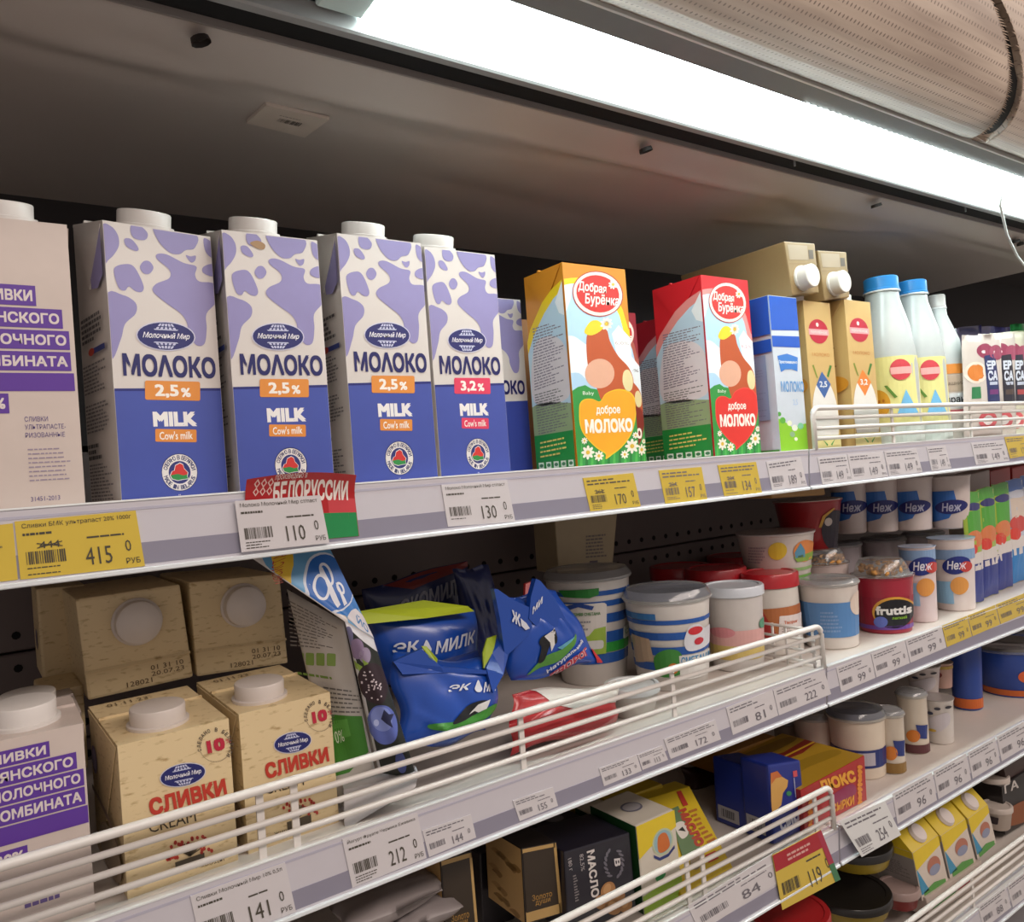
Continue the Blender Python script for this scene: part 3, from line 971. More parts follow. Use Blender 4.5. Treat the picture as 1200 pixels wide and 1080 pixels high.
def seal(pr, cx, cy, r, asp, white='e2e0dc', ring='СДЕЛАНО В БЕЛАРУСИ · MADE IN BELARUS ·'):
    pr.ell('seal', cx, cy, r*asp, r, '22285e', 2)
    pr.ell('seal', cx, cy, r*asp*0.96, r*0.96, white, 3)
    pr.ell('seal', cx, cy, r*asp*0.60, r*0.60, '2b3372', 4)
    m_ = [(-0.50, 0.16), (-0.40, -0.05), (-0.28, -0.10), (-0.22, -0.36), (0.02, -0.48), (0.18, -0.40), (0.24, -0.20), (0.44, 0.0), (0.40, 0.18), (0.46, 0.32), (0.16, 0.36), (-0.10, 0.42), (-0.40, 0.34)]
    pr.poly('seal', [(cx+x*r*asp*1.08, cy+y*r*1.08) for x, y in m_], 'eceae6', 5)
    pr.poly('seal', [(cx+x*r*asp, cy+y*r) for x, y in m_], 'c8322f', 6)
    pr.poly('seal', [(cx+x*r*asp, cy+y*r) for x, y in ((-0.50, 0.16), (-0.1, 0.08), (0.2, 0.16), (0.42, 0.10), (0.40, 0.18), (0.46, 0.32), (0.16, 0.36), (-0.10, 0.42), (-0.40, 0.34))], '2f8a45', 7)
    pr.arc_text('seal', ring[:18], cx, cy, r*0.79, r*0.23, 195, 345, '343a6a', 4, asp)
    pr.arc_text('seal', ring[21:36], cx, cy, r*0.79, r*0.23, 160, 20, '343a6a', 4, asp)
def rrect(pr, part, x0, y0, x1, y1, col, layer, r=2.0, tilt=0):
    pts = []
    for cx, cy, a in ((x1-r, y0+r, -90), (x1-r, y1-r, 0), (x0+r, y1-r, 90), (x0+r, y0+r, 180)):
        for k in range(4):
            th = math.radians(a+k*30)
            pts.append((cx+r*math.cos(th), cy+r*math.sin(th)+tilt*(cx-x0)))
    pr.poly(part, pts, col, layer)
def design_milk(t, fm, lm, fat, acc):
    pr = Print(t, fm, MQ)
    for p in MPATCH:
        pr.poly('cow_pattern', p, '8983b2', 1, smooth=True)
    pr.poly('blue_panel', [(130, 451.5), (270, 448), (272, 585), (130, 590)], '3f4f9f', 2)
    pr.poly('blue_panel', [(130, 451.5), (270, 448), (270, 451), (130, 454.5)], '1d2470', 3)
    emblem(pr, 195.3, 390, 35, 17, 1)
    pr.text('lettering', 'МОΛОКО', (143.5, 410.5), (254.5, 437.5), '171a5c', 3, bold=0.032)
    rrect(pr, 'fat_badge', 170, 441.5, 235, 463.5, acc, 5, 2.2)
    pr.text('fat_badge', fat, (181, 445.5), (210, 461), 'f0eae2', 6, bold=0.03)
    pr.text('fat_badge', '%', (212, 449), (224, 459.5), 'f0eae2', 6, bold=0.03)
    pr.text('lettering', 'MILK', (178.5, 477), (231, 492.5), 'e6e4e2', 3, bold=0.05)
    rrect(pr, 'milk_badge', 181.5, 496.5, 230, 511, acc, 5, 1.5)
    pr.text('milk_badge', "Cow's milk", (186, 499.5), (225.5, 507.5), 'f0eae2', 6, bold=0.015)
    seal(pr, 209.5, 545.5, 21.5, 1.0)
    pr.text('lettering', 'ОБЪЁМ 1 Л', (191, 571.5), (231, 580.5), 'dcdce6', 3)
    pr.build()
    ps = Print(t, lm)
    ps.poly('cow_pattern', [(0.99, 0.975), (0.80, 0.90), (0.58, 0.82), (0.60, 0.785), (0.80, 0.775), (0.99, 0.81)], '8983b2', 1, smooth=False)
    ps.rect('blue_panel', 0.86, 0.42, 1, 0.02, '4457b5', 1) if False else None
    ps.micro('side_text', (0.15, 0.70), (0.85, 0.70), (0.85, 0.60), (0.15, 0.60), 5, '4d4b4e', fill=1, th=0.6)
    ps.rect('side_badge', 0.45, 0.575, 0.9, 0.555, '2b3a7c', 2)
    ps.ell('side_badge', 0.45, 0.565, 0.1, 0.014, 'b03a26', 3)
    ps.micro('side_text', (0.12, 0.54), (0.90, 0.54), (0.90, 0.40), (0.12, 0.40), 10, '6b686a', fill=0.9)
    ps.micro('side_text', (0.12, 0.38), (0.90, 0.38), (0.90, 0.27), (0.12, 0.27), 8, '6b686a', fill=0.95)
    ps.micro('side_text', (0.12, 0.235), (0.6, 0.235), (0.6, 0.17), (0.12, 0.17), 3, '39373a', fill=1, th=0.65)
    ps.micro('side_text', (0.12, 0.16), (0.90, 0.16), (0.90, 0.02), (0.12, 0.02), 11, '6b686a', fill=0.95)
    ps.build()
milk_m = M('cfc9c4', 0.32, nz=0.02, coat=0.25)
side_lbl = 'white and lilac cow-patterned 2.5% milk carton, '
milks = [
 ('white and lilac cow-patterned milk carton, leftmost of the four, turned slightly aside', (142, 583), (267, 573), (122, 258), math.radians(9), '2,5', 'd98a3a', 0.46),
 ('white and lilac cow-patterned milk carton with a brown stain near its top edge', (281, 575), (392, 566), (258.4, 268.8), 0, '2,5', 'd98a3a', 0.40),
 ('white and lilac cow-patterned milk carton with creased blue panel, third of the four', (416, 568.8), (513.5, 562), (398, 273.5), 0, '2,5', 'd98a3a', 0.42),
 ('white and lilac cow-patterned milk carton with a pink-red 3,2% badge', (517, 561), (598.5, 553.5), (501, 289.5), 0, '3,2', 'd83a5c', 0.28)]
for i, (lb, BL, BR, TL, rz, fat, acc, cu) in enumerate(milks):
    t, fm, lm, dm = brik('milk_carton', lb, None, BL, BR, TL, 0.010, ZA, 0.078, rz, milk_m, 0.018, cu, 0.024, 0.0215, 0.0145)
    design_milk(t, fm, lm, fat, acc)
    if i == 1:
        pr = Print(t, fm, MQ)
        pr.poly('stain', [(160, 275), (170, 272), (180, 277), (178, 283), (168, 281)], '9a7a55', 4, smooth=True)
        pr.build()

# neighbour behind the fourth one
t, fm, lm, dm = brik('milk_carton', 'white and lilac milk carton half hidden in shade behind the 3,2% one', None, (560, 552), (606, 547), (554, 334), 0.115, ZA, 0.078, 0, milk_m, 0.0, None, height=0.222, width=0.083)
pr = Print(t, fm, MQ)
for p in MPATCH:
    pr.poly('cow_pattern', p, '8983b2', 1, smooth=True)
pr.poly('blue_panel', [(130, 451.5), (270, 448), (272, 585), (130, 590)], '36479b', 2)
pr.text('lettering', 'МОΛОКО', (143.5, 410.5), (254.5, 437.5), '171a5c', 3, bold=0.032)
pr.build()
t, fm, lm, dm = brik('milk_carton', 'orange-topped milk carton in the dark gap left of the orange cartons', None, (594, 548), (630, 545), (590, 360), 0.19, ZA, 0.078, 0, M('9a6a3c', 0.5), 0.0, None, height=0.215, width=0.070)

# purple-lettered cream cartons
def design_cream_white(t, fm, lm, Q, rows, sm):
    pr = Print(t, fm, Q)
    for (x0, y0, x1, y1, s, tx0) in rows:
        pr.poly('purple_block', [(x0, y0), (x1, y0+0.0), (x1, y1), (x0, y1)], '5b3596', 1)
        if s:
            pr.text('lettering', s, (tx0, y0+(y1-y0)*0.22), (x1-3.5, y1-(y1-y0)*0.22), 'd9cfcd', 2, bold=0.03)
    pr.micro('small_print', sm[0], sm[1], sm[2], sm[3], 3, '5e5085', fill=1, th=0.45)
    pr.micro('small_print', sm[4], sm[5], sm[6], sm[7], 8, '978a9c', fill=1, th=0.35)
    if len(sm) > 8:
        pr.text('small_print', '31451-2013', sm[8], sm[9], '5e5085', 2)
    pr.build()
CWQ = [(-50, 249), (78, 263), (100, 588), (-48, 602)]
t, fm, lm, dm = brik('cream_carton', 'white carton with purple lettered blocks at the left edge of the top shelf', None, (-40, 600), (100, 588), (-58, 249), 0.006, ZA, 0.078, 0, M('c9bcb4', 0.4, coat=0.15), 0.018, 0.46, 0.024, 0.0215, 0.014)
# u, v layout measured on the right part of the face
CW = [(0.0, 0.775, 0.685, 0.705, 'СЛИВКИ', 0.16), (0.0, 0.697, 0.905, 0.630, 'БРЯНСКОГО', 0.10), (0.0, 0.622, 0.955, 0.556, 'МОЛОЧНОГО', 0.05), (0.0, 0.548, 0.955, 0.482, 'КОМБИНАТА', 0.05), (0.0, 0.474, 0.975, 0.412, None, 0), (0.0, 0.404, 0.40, 0.337, '20%', 0.15)]
def design_cw(t, fm):
    pr = Print(t, fm)
    for x0, y0, x1, y1, s, tx in CW:
        pr.rect('purple_block', x0, y0, x1, y1, '5b3596', 1)
        if s:
            pr.text('lettering', s, (tx, y0-(y0-y1)*0.22), (x1-0.03, y1+(y0-y1)*0.22), 'd9cfcd', 2, bold=0.03)
    pr.text('small_print', 'СЛИВКИ', (0.52, 0.325), (0.72, 0.308), '5e5085', 2)
    pr.text('small_print', 'УЛЬТРАПАСТЕ-', (0.52, 0.298), (0.87, 0.281), '5e5085', 2)
    pr.text('small_print', 'РИЗОВАННЫЕ', (0.52, 0.270), (0.86, 0.253), '5e5085', 2)
    pr.micro('small_print', (0.53, 0.22), (0.92, 0.22), (0.92, 0.10), (0.53, 0.10), 8, '978a9c', fill=1, th=0.3, layer=2)
    pr.text('small_print', '31451-2013', (0.53, 0.052), (0.78, 0.036), '5e5085', 2)
    pr.build()
design_cw(t, fm)

# orange / red dairy cartons with heart
OF = [(650, 306), (729, 318), (750, 545), (677, 549)]
OS = [(607, 322), (650, 306), (677, 549), (629, 552)]
def daisy(pr, cx, cy, r, lay=6, n=9):
    id_ = len(pr.parts)
    for k in range(n):
        a = 2*PI*k/n
        pr.ell('daisy#%d' % id_, cx+r*0.55*math.cos(a), cy+r*0.55*math.sin(a), r*0.45, r*0.22, 'e9e6d8', lay, rot=math.degrees(a), n=8)
    pr.ell('daisy#%d' % id_, cx, cy, r*0.30, r*0.30, 'd9b43c', lay+1, n=10)
def design_heart(t, fm, lm, top, band, heart, heart2, side=True, fat='6,0%', fatcol='b9a9a0'):
    pr = Print(t, fm, OF)
    arch = [(650, 327), (662, 326), (680, 326), (700, 330), (716, 345), (727, 367), (734, 390), (760, 400), (770, 600), (640, 600), (640, 327)]
    arch2 = [(650, 335), (662, 333), (680, 334), (698, 340), (712, 353), (723, 374), (731, 402), (760, 420), (770, 600), (640, 600), (640, 335)]
    pr.poly('sky_picture', arch, band, 1)
    pr.poly('sky_picture', arch2, 'a9cde6', 2)
    pr.poly('sky_picture', [(650, 335), (664, 334), (662, 352), (657, 366), (648, 360)], 'dfe7ea', 3)
    pr.poly('sky_picture', [(652, 402), (665, 396), (680, 405), (690, 415), (690, 450), (675, 440), (655, 436)], 'dde8ee', 3, smooth=True)
    pr.poly('sky_picture', [(714, 395), (722, 385), (745, 410), (755, 470), (735, 475)], 'dde8ee', 3)
    pr.poly('meadow', [(660, 470), (666, 461), (674, 456), (683, 454), (690, 458), (702, 460), (712, 470), (760, 470), (760, 560), (660, 560)], '2f8f3f', 3)
    for k in range(12):
        x = 672+k*6.5
        pr.poly('meadow', [(x, 549), (x+2, 520-(k % 3)*6), (x+4, 549)], '4aa84a' if k % 2 else '1f7032', 4)
    # plain brown shape standing where the package shows its animal
    pr.poly('brown_shape', [(683, 398), (694, 389), (707, 390), (712, 404), (722, 421), (735, 435), (741, 450), (743, 475), (722, 472), (705, 474), (697, 458), (687, 440)], 'b5532a', 4, smooth=True)
    pr.poly('brown_shape', [(729, 440), (735, 438), (740, 448), (739, 460), (733, 462), (728, 452)], 'd9cf9c', 5, smooth=True)
    pr.ell('brown_shape', 700, 441, 18, 17, 'd7a68c', 5, 20)
    pr.poly('brown_shape', [(680, 392), (687, 380), (697, 379), (703, 388), (690, 396)], 'e2c92e', 6, smooth=True)
    daisy(pr, 707, 383, 8, 7)
    pr.text('fat_percent', fat, (717.5, 404), (735, 409.5), fatcol, 4)
    pr.text('lettering', 'Baby', (680, 461), (694, 466.5), 'dfe8dc', 5)
    hp = [(676.3, 481), (677.5, 474), (683, 470), (692, 470), (701, 473), (707, 465), (715, 461), (724.6, 459.5), (737, 463), (744, 474), (744, 493), (739, 511), (728, 525), (717, 533), (709.5, 537.7), (708.7, 532), (697.7, 525), (683.4, 511), (677.5, 498)]
    pr.poly('heart', hp, heart2, 5, smooth=True)
    pr.poly('heart', [(710+(x-710)*0.96, 495+(y-495)*0.96) for x, y in hp], heart, 6, smooth=True)
    pr.text('lettering', 'доброе', (696, 477.5), (726, 489.5), 'f2ece2', 8, bold=0.02)
    pr.text('lettering', 'МОЛОКО', (683, 493), (741, 508), 'f2ece2', 8, bold=0.045)
    for cx, cy, r in ((688, 530, 8), (701, 534, 6), (683.5, 517, 4), (740, 524, 8.5), (731.5, 533, 5), (744, 512, 4)):
        daisy(pr, cx, cy, r, 8, 8)
    pr.ell('name_oval', 695.3, 346.5, 32.5, 27, 'a83a34', 7, 24)
    pr.ell('name_oval', 695.3, 346.5, 31.3, 25.8, 'e6d6cc', 8, 24)
    pr.ell('name_oval', 695.3, 346.5, 27.5, 21.8, 'c4302c', 9, 24)
    pr.text('name_oval', 'Добрая', (671, 330), None, 'f0e6dc', 10, bold=0.02, TR=(706, 336), BL=(671, 344))
    pr.text('name_oval', 'Бурёнка', (680, 345), None, 'f0e6dc', 10, bold=0.02, TR=(722, 350), BL=(680, 361))
    daisy(pr, 714, 336, 6, 11)
    pr.build()
    if not side:
        return
    ps = Print(t, lm, OS)
    ps.poly('sky_picture', [(620, 600), (613, 400), (617, 380), (630, 350), (640, 336), (652, 325), (700, 325), (700, 600)], band, 1)
    ps.poly('sky_picture', [(620, 600), (615, 410), (621, 388), (633, 362), (643, 346), (654, 334), (700, 334), (700, 600)], 'b3cfe0', 2)
    ps.poly('sky_picture', [(622, 400), (640, 388), (655, 395), (664, 420), (664, 460), (624, 465)], 'd3cdd2', 3, smooth=True)
    ps.poly('sky_picture', [(652, 327), (660, 327), (660, 366), (650, 362), (645, 350)], 'dfe7ea', 3)
    ps.poly('meadow', [(620, 472), (630, 466), (645, 465), (660, 466), (680, 467), (680, 560), (620, 560)], '8fa37c', 3)
    ps.poly('meadow', [(620, 507), (672, 499), (680, 560), (620, 560)], '1f8a3e', 4)
    ps.micro('side_text', (620, 378), (655, 368), (660, 440), (624, 452), 22, '7c7486', fill=1, th=0.4, layer=5)
    ps.micro('side_text', (624, 455), (662, 445), (669, 497), (630, 505), 16, '6f6f72', fill=1, th=0.4, layer=5)
    ps.micro('side_text', (632, 512), (670, 504), (672, 528), (633, 535), 4, 'd9c46a', fill=1, th=0.35, layer=5)
    for k in range(5):
        ps.rect('side_icons', 631+k*9, 539.5-k*0.8, 638+k*9, 547-k*0.8, 'd9e6dc', 6)
        ps.ell('side_icons', 634.5+k*9, 543.2-k*0.8, 2.3, 2.3, '3f7f5a', 7, n=10)
    ps.build()
t, fm, lm, dm = brik('milk_carton', 'orange milk carton with a yellow heart and red oval, on the top shelf', None, (677, 549), (750, 545), (650, 306), 0.012, ZA, 0.076, 0, M('c98427', 0.35, coat=0.25))
design_heart(t, fm, lm, 'c98427', 'e3c521', 'e8a31f', 'e9bb25')
t, fm, lm, dm = brik('milk_carton', 'dark red milk carton reading 4% squeezed behind the orange one', None, (712, 547), (776, 541), (700, 330), 0.085, ZA, 0.076, 0, M('8d2430', 0.35, coat=0.2), height=0.208, width=0.072)
design_heart(t, fm, lm, '8d2430', 'a85a4a', '7c2a20', '8a3428', side=False, fat='4%', fatcol='2c2428')
t, fm, lm, dm = brik('milk_carton', 'red milk carton showing its narrow side between the 4% one and the front red one', None, (795, 542), (850, 538), (779, 333), 0.100, ZA, 0.076, 0, M('a3202c', 0.35, coat=0.2), height=0.212, width=0.068)
design_heart(t, fm, lm, 'a3202c', 'c8868a', 'cf3028', 'd84038')
t, fm, lm, dm = brik('milk_carton', 'bright red milk carton with a red heart, front of the top shelf', None, (838, 538), (892, 530.5), (823, 322), 0.012, ZA, 0.090, 0, M('c8242c', 0.35, coat=0.25))
design_heart(t, fm, lm, 'c8242c', 'd98a86', 'd8322a', 'e04a3e', fat='3,2%', fatcol='d08a98')

# blue and white carton
t, fm, lm, dm = brik('milk_carton', 'white milk carton with a blue top beside the red carton', None, (915, 528.5), (947, 525.5), (905, 346), 0.010, ZA, 0.078, 0, M('c3ccd6', 0.4, coat=0.2))
BQ = [(905, 345), (940, 352), (947, 525.5), (915, 528.5)]
pr = Print(t, fm, BQ)
pr.poly('blue_top', [(900, 330), (950, 330), (950, 392), (943, 391), (907, 388), (900, 388)], '1c54b8', 1)
pr.poly('blue_top', [(900, 394), (943, 398), (950, 398), (950, 411), (943, 411), (900, 407)], '1c54b8', 1)
pr.poly('logo', [(914, 419), (926, 417), (939, 422), (938, 438), (931, 435), (923, 435), (918, 438)], '3a78c6', 2)
pr.text('logo', 'Простоквашино', (915.5, 424), (938, 430), 'dce8f2', 3, bold=0.03)
pr.text('lettering', 'МОЛОКО', (917, 448), (945, 461), '6fa0d2', 2, bold=0.03)
pr.text('lettering', '2,5', (931, 469), (937, 476), '9ab8da', 2)
pr.poly('green_picture', [(912, 490), (917, 491), (930, 500), (938, 497), (950, 494), (952, 530), (912, 532)], '86c22a', 2)
for x, y, r, c in ((914, 485, 2.5, '4c9a3a'), (918, 492, 3.5, '5aa83c'), (926, 495, 3, 'e0e6c8'), (932, 500, 3.5, 'dfe6d6'), (929, 507, 3, '8ab088'), (939, 498, 3.5, '7cc09a'), (933, 512, 2, 'e6ead8')):
    pr.ell('green_picture', x, y, r, r, c, 4, n=12)
pr.build()
ps = Print(t, lm)
ps.rect('blue_top', 0, 1, 1, 0.755, '1c54b8', 1)
ps.rect('blue_top', 0, 0.725, 1, 0.645, '1c54b8', 1)
ps.rect('side_panel_print', 0.05, 0.63, 0.85, 0.22, '8fa6c8', 1)
ps.micro('side_panel_print', (0.1, 0.6), (0.8, 0.6), (0.8, 0.24), (0.1, 0.24), 20, '7f94b8', fill=1, th=0.3)
ps.rect('green_picture', 0, 0.03, 1, 0.0, '4f9a4a', 2)
ps.build()

# two beige cartons with caps, two lying on top
bei = M('c4a469', 0.4, nz=0.04, coat=0.15)
def design_beige(t, fm, lm, Q, acc, num):
    pr = Print(t, fm, Q)
    pr.ell('badge', 0.48, 0.80, 0.36, 0.082, 'b3243a', 1)
    pr.rect('badge', 0.12, 0.815, 0.86, 0.775, 'd59a9c', 2)
    pr.text('badge', 'ТОПЛЁНОЕ', (0.18, 0.806), (0.80, 0.786), 'f0dcd6', 3)
    pr.ell('badge', 0.45, 0.845, 0.05, 0.014, 'ecd0c8', 3)
    pr.text('lettering', 'МОЛОКО', (0.18, 0.655), (0.82, 0.632), 'b9793c', 2)
    pr.poly('green_stalk', [(0.14, 0.57), (0.2, 0.575), (0.32, 0.49), (0.28, 0.485)], '7c8a34', 2)
    pr.poly('green_stalk', [(0.88, 0.57), (0.8, 0.575), (0.66, 0.50), (0.72, 0.49)], '3f7a30', 2)
    pr.ell('white_panel', 0.5, 0.22, 0.48, 0.26, 'd8d5cf', 2)
    pr.poly('diamond', [(0.48, 0.53), (0.78, 0.445), (0.5, 0.35), (0.24, 0.44)], acc, 3)
    pr.text('diamond', num, (0.36, 0.465), (0.64, 0.42), 'dde2e4', 4, bold=0.02)
    pr.rect('base_print', 0, 0.10, 1, 0.0, 'd9cf8e', 3)
    pr.poly('base_print', [(0.3, 0.08), (0.5, 0.04), (0.46, 0.03)], '4f9a4a', 4)
    pr.poly('base_print', [(0.8, 0.08), (0.6, 0.04), (0.64, 0.03)], '4f9a4a', 4)
    pr.build()
    ps = Print(t, lm)
    ps.micro('side_text', (0.15, 0.74), (0.85, 0.74), (0.85, 0.45), (0.15, 0.45), 14, '9a7c48', fill=0.9)
    ps.ell('side_picture', 0.7, 0.44, 0.28, 0.06, 'c98a2a', 2)
    ps.ell('side_picture', 0.4, 0.14, 0.35, 0.06, 'dc8a3a', 2)
    ps.build()
t, fm, lm, dm = brik('milk_carton', 'beige milk carton with a blue diamond behind the fence', None, (955, 528), (986, 525), (942, 352), 0.022, ZA, 0.075, 0, bei, 0.008, 0.16, 0.03, 0.020, 0.012)
design_beige(t, fm, lm, None, '3c5f9a', '2,5')
t, fm, lm, dm = brik('milk_carton', 'beige milk carton with an orange diamond behind the fence', None, (1003, 523), (1033, 520), (992, 351), 0.012, ZA, 0.110, 0, bei, 0.008, 0.42, 0.03, 0.020, 0.012)
design_beige(t, fm, lm, None, 'dd7f33', '3,2')
for lb, Q, Y, cx in (('beige carton coloured darker for shade, lying on its side atop the cartons, left one', [(919, 282.5), (955, 285), (960, 343), (929, 346)], 0.012, (957, 329)),
                     ('beige carton coloured darker for shade, lying on its side atop the cartons, right one', [(958, 293), (992, 295), (996, 348), (967, 352)], 0.018, (993, 335))):
    t, fm, lm, tm, (a, b, c, d, D) = prism('milk_carton', lb, 'carton', None, Q, Y, None, 0.205, M('8f7650', 0.45, nz=0.05), 0.002)  # shadow on the lying cartons is put into this darker beige
    pr = Print(t, fm)
    pr.rect('lettering_panel', 0.08, 0.94, 0.72, 0.66, '9c8870', 1)
    pr.rect('seam_print', 0.0, 0.60, 1.0, 0.57, '8a6f48', 1)
    pr.rect('date_stamp', 0.74, 0.86, 0.90, 0.68, '57493c', 2)
    pr.build()
    w = (b-a).length; h = (d-a).length
    lathe('cap', [(0.0001, -0.001), (0.0190, -0.001), (0.0190, 0.003), (0.0175, 0.004), (0.0175, 0.019), (0.0165, 0.020), (0.0001, 0.020)], M('cfc9c0', 0.4), t, 32, axis=(a+(b-a)*0.42+(d-a)*0.30, (0, -1, 0)))

# ------------------------------------------------------------------ round vessels
def rvessel(name, label, cat, group, cx, yt, yb, wt, wb, surf, Y=None):
    """placement of a round pack from its measured centre line, top, base and widths; returns root, scale data"""
    cxt = cx - 0.0375*(yb-yt)
    cx = cx + 0.0375*(yb-yt)
    if Y is None:
        b = PZ(cx, yb, surf)
    else:
        b = P(cx, yb, Y)
    zc = (b-CAM).dot(Fw)
    rb, rt_ = wb/2*zc/FPX, wt/2*zc/FPX
    hd = Vector((b.x-CAM.x, b.y-CAM.y, 0)).normalized()
    if Y is None:
        base = b + hd*rb*0.95
    else:
        for _ in range(3):
            base = P(cx, yb, Y + max(rb, rt_)*1.03)
            zc = (base-CAM).dot(Fw)
            rb, rt_ = wb/2*zc/FPX, wt/2*zc/FPX
        hd = Vector((base.x-CAM.x, base.y-CAM.y, 0)).normalized()
    base.z = surf if surf is not None else b.z
    d = ray(cxt, yt)
    dist = Vector((base.x-CAM.x, base.y-CAM.y, 0)).length
    zt = CAM.z + d.z/Vector((d.x, d.y, 0)).length*dist
    if zt < CAM.z:   # seen from above: rim centre
        pass
    h = zt-base.z
    t = thing(name, label, cat, base, 0, group)
    out = -hd
    right = Vector((-out.y, out.x, 0))
    return t, rb, rt_, h, out, right
def cyl_map(prof, out, right, span=0.985):
    """prof: (r,z) list bottom to top; u across the visible half, v up"""
    z0, z1 = prof[0][1], prof[-1][1]
    def f(u, v, off):
        z = z0+(z1-z0)*v
        r = prof[-1][0]
        for (ra, za), (rb, zb) in zip(prof, prof[1:]):
            if za <= z <= zb and zb > za:
                r = ra+(rb-ra)*(z-za)/(zb-za); break
        x = max(-1, min(1, 2*u-1))*span
        th = math.asin(x)
        return out*(math.cos(th)*(r+off*1.6)) + right*(math.sin(th)*(r+off*1.6)) + Vector((0, 0, z))
    return f
def cup(name, label, group, cx, yt, yb, wt, wb, surf, col, lid='clear', design=None, Y=None, cat='cup', lidcol='d8d6d4', lidh=0.006, rough=0.35, content=None, rim=1.035):
    t, rb, rt_, h, out, right = rvessel(name, label, cat, group, cx, yt, yb, wt, wb, surf, Y)
    hb = h - (lidh if lid else 0)
    prof = [(0.0001, 0.0), (rb-0.002, 0.0), (rb, 0.002), (rt_, hb-0.003), (rt_*rim, hb-0.002), (rt_*rim, hb), (rt_*0.96, hb), (rt_*0.93, hb-0.004), (0.0001, hb-0.004)]
    lathe('cup_body', prof, M(col, rough, coat=0.2), t)
    if lid == 'clear':
        ld_ = lathe('lid', [(rt_*rim+0.0005, hb-0.004), (rt_*rim+0.002, hb-0.001), (rt_*rim+0.0015, hb+0.001), (rt_*0.95, hb+lidh), (rt_*0.92, hb+lidh-0.001), (0.0001, hb+lidh-0.0015)], M('e8ecee', 0.12, trans=0.85, nz=0.01), t)
        lathe('foil_seal', [(rt_*1.0, hb+0.0003), (0.0001, hb+0.0008)], M(content or 'c9c6c8', 0.3, nz=0.2, scale=90), ld_)
    elif lid == 'dome':
        lathe('foil_seal', [(rt_*1.0, hb+0.0003), (0.0001, hb+0.0008)], M('c8c4c0', 0.3), t)
        lathe('lid', [(rt_*rim+0.001, hb), (rt_*rim+0.0015, hb+0.002), (rt_*0.92, hb+0.004), (rt_*0.82, hb+lidh*0.7), (rt_*0.7, hb+lidh), (0.0001, hb+lidh)], M('e8ecee', 0.12, trans=0.9, nz=0.01), t)
    elif lid == 'solid':
        lathe('lid', [(rt_*rim, hb-0.005), (rt_*rim+0.0015, hb-0.004), (rt_*rim+0.0015, hb+lidh-0.002), (rt_*rim, hb+lidh), (rt_*0.9, hb+lidh), (rt_*0.88, hb+lidh-0.0015), (0.0001, hb+lidh-0.0015)], M(lidcol, 0.3, coat=0.3), t)
    elif lid == 'foil':
        lathe('lid', [(rt_*rim+0.001, hb), (rt_*rim+0.001, hb+0.0012), (rt_*0.9, hb+0.0018), (0.0001, hb+0.001)], M(lidcol, 0.25, metal=0.3), t)
    if design:
        pr = Print(t, cyl_map([(rb, 0.002), (rt_, hb-0.004)], out, right), [(cx-wt/2-0.0375*(yb-yt), yt+(4 if lid else 1)), (cx+wt/2-0.0375*(yb-yt), yt+(4 if lid else 1)), (cx+wb/2+0.0375*(yb-yt), yb), (cx-wb/2+0.0375*(yb-yt), yb)], nu=14, off=0.0004, step=0.0002)
        design(pr)
        pr.build()
    return t, base_top(t, h)
def base_top(t, h):
    return t.location.z + h
def bottle(name, label, group, cx, yt, yb, wneck, wb, surf, col, capcol, capw, design, Y=None, cath=0.022):
    t, rb, rn, h, out, right = rvessel(name, label, 'bottle', group, cx+0.0375*(yb-yt), yt, yb, wneck, wb, surf, Y)
    rc = rn*capw
    hn = h-cath
    prof = [(0.0001, 0), (rb*0.92, 0), (rb, 0.004), (rb*1.0, hn*0.50), (rb*0.98, hn*0.56), (rb*0.86, hn*0.74), (rn*1.05, hn*0.93), (rn, hn), (0.0001, hn)]
    lathe('bottle_body', prof, M(col, 0.3, coat=0.3), t, 40)
    cp_ = lathe('cap', [(0.0001, hn-0.003), (rc*1.04, hn-0.003), (rc*1.04, hn), (rc, hn+0.001), (rc, h-0.002), (rc-0.002, h), (0.0001, h)], M(capcol, 0.35, coat=0.2), t, 36)
    lathe('cap_ring', [(rc*1.06, hn-0.006), (rc*1.08, hn-0.004), (rc*1.06, hn-0.003)], M('dfe2e2', 0.3), cp_, 36)
    if design:
        pr = Print(t, cyl_map([(rb, 0.004), (rb*1.0, hn*0.50), (rb*0.98, hn*0.56)], out, right), nu=14, off=0.0004, step=0.0002)
        design(pr)
        pr.build()
    return t
def d_kefir(pr):
    pr.rect('label_wrap', 0, 0.99, 1, 0.0, 'dcd68e', 1, clip=False)
    pr.ell('badge', 0.70, 0.83, 0.17, 0.12, 'c8404a', 3)
    pr.rect('badge', 0.54, 0.86, 0.87, 0.78, 'e2a8a4', 4)
    pr.ell('picture', 0.30, 0.46, 0.20, 0.16, 'd39a2c', 3)
    for k in range(9):
        pr.ell('picture', 0.30+0.11*math.cos(k*2.4)*(k/9), 0.46+0.10*math.sin(k*2.4)*(k/9), 0.02, 0.02, 'b56a1c', 4, n=8)
    pr.poly('picture', [(0.42, 0.66), (0.47, 0.66), (0.62, 0.52), (0.57, 0.51)], '5f8a34', 4)
    pr.poly('blue_triangle', [(0.76, 0.60), (0.94, 0.30), (0.58, 0.30)], '6fb2dc', 3)
    pr.rect('lower_wrap', 0, 0.22, 1, 0.0, 'c3ccc6', 5, clip=False)
bottle('kefir_bottle', 'white bottle with a blue cap beside the beige cartons', None, 1033, 326, 526, 36, 64, ZA, 'b2b8b7', '2c84c8', 1.05, d_kefir, Y=0.020)
bottle('kefir_bottle', 'white bottle with a blue cap, the right one of two', None, 1069, 330, 522, 31, 58, ZA, 'b2b8b7', '2c84c8', 1.05, d_kefir, Y=0.020)
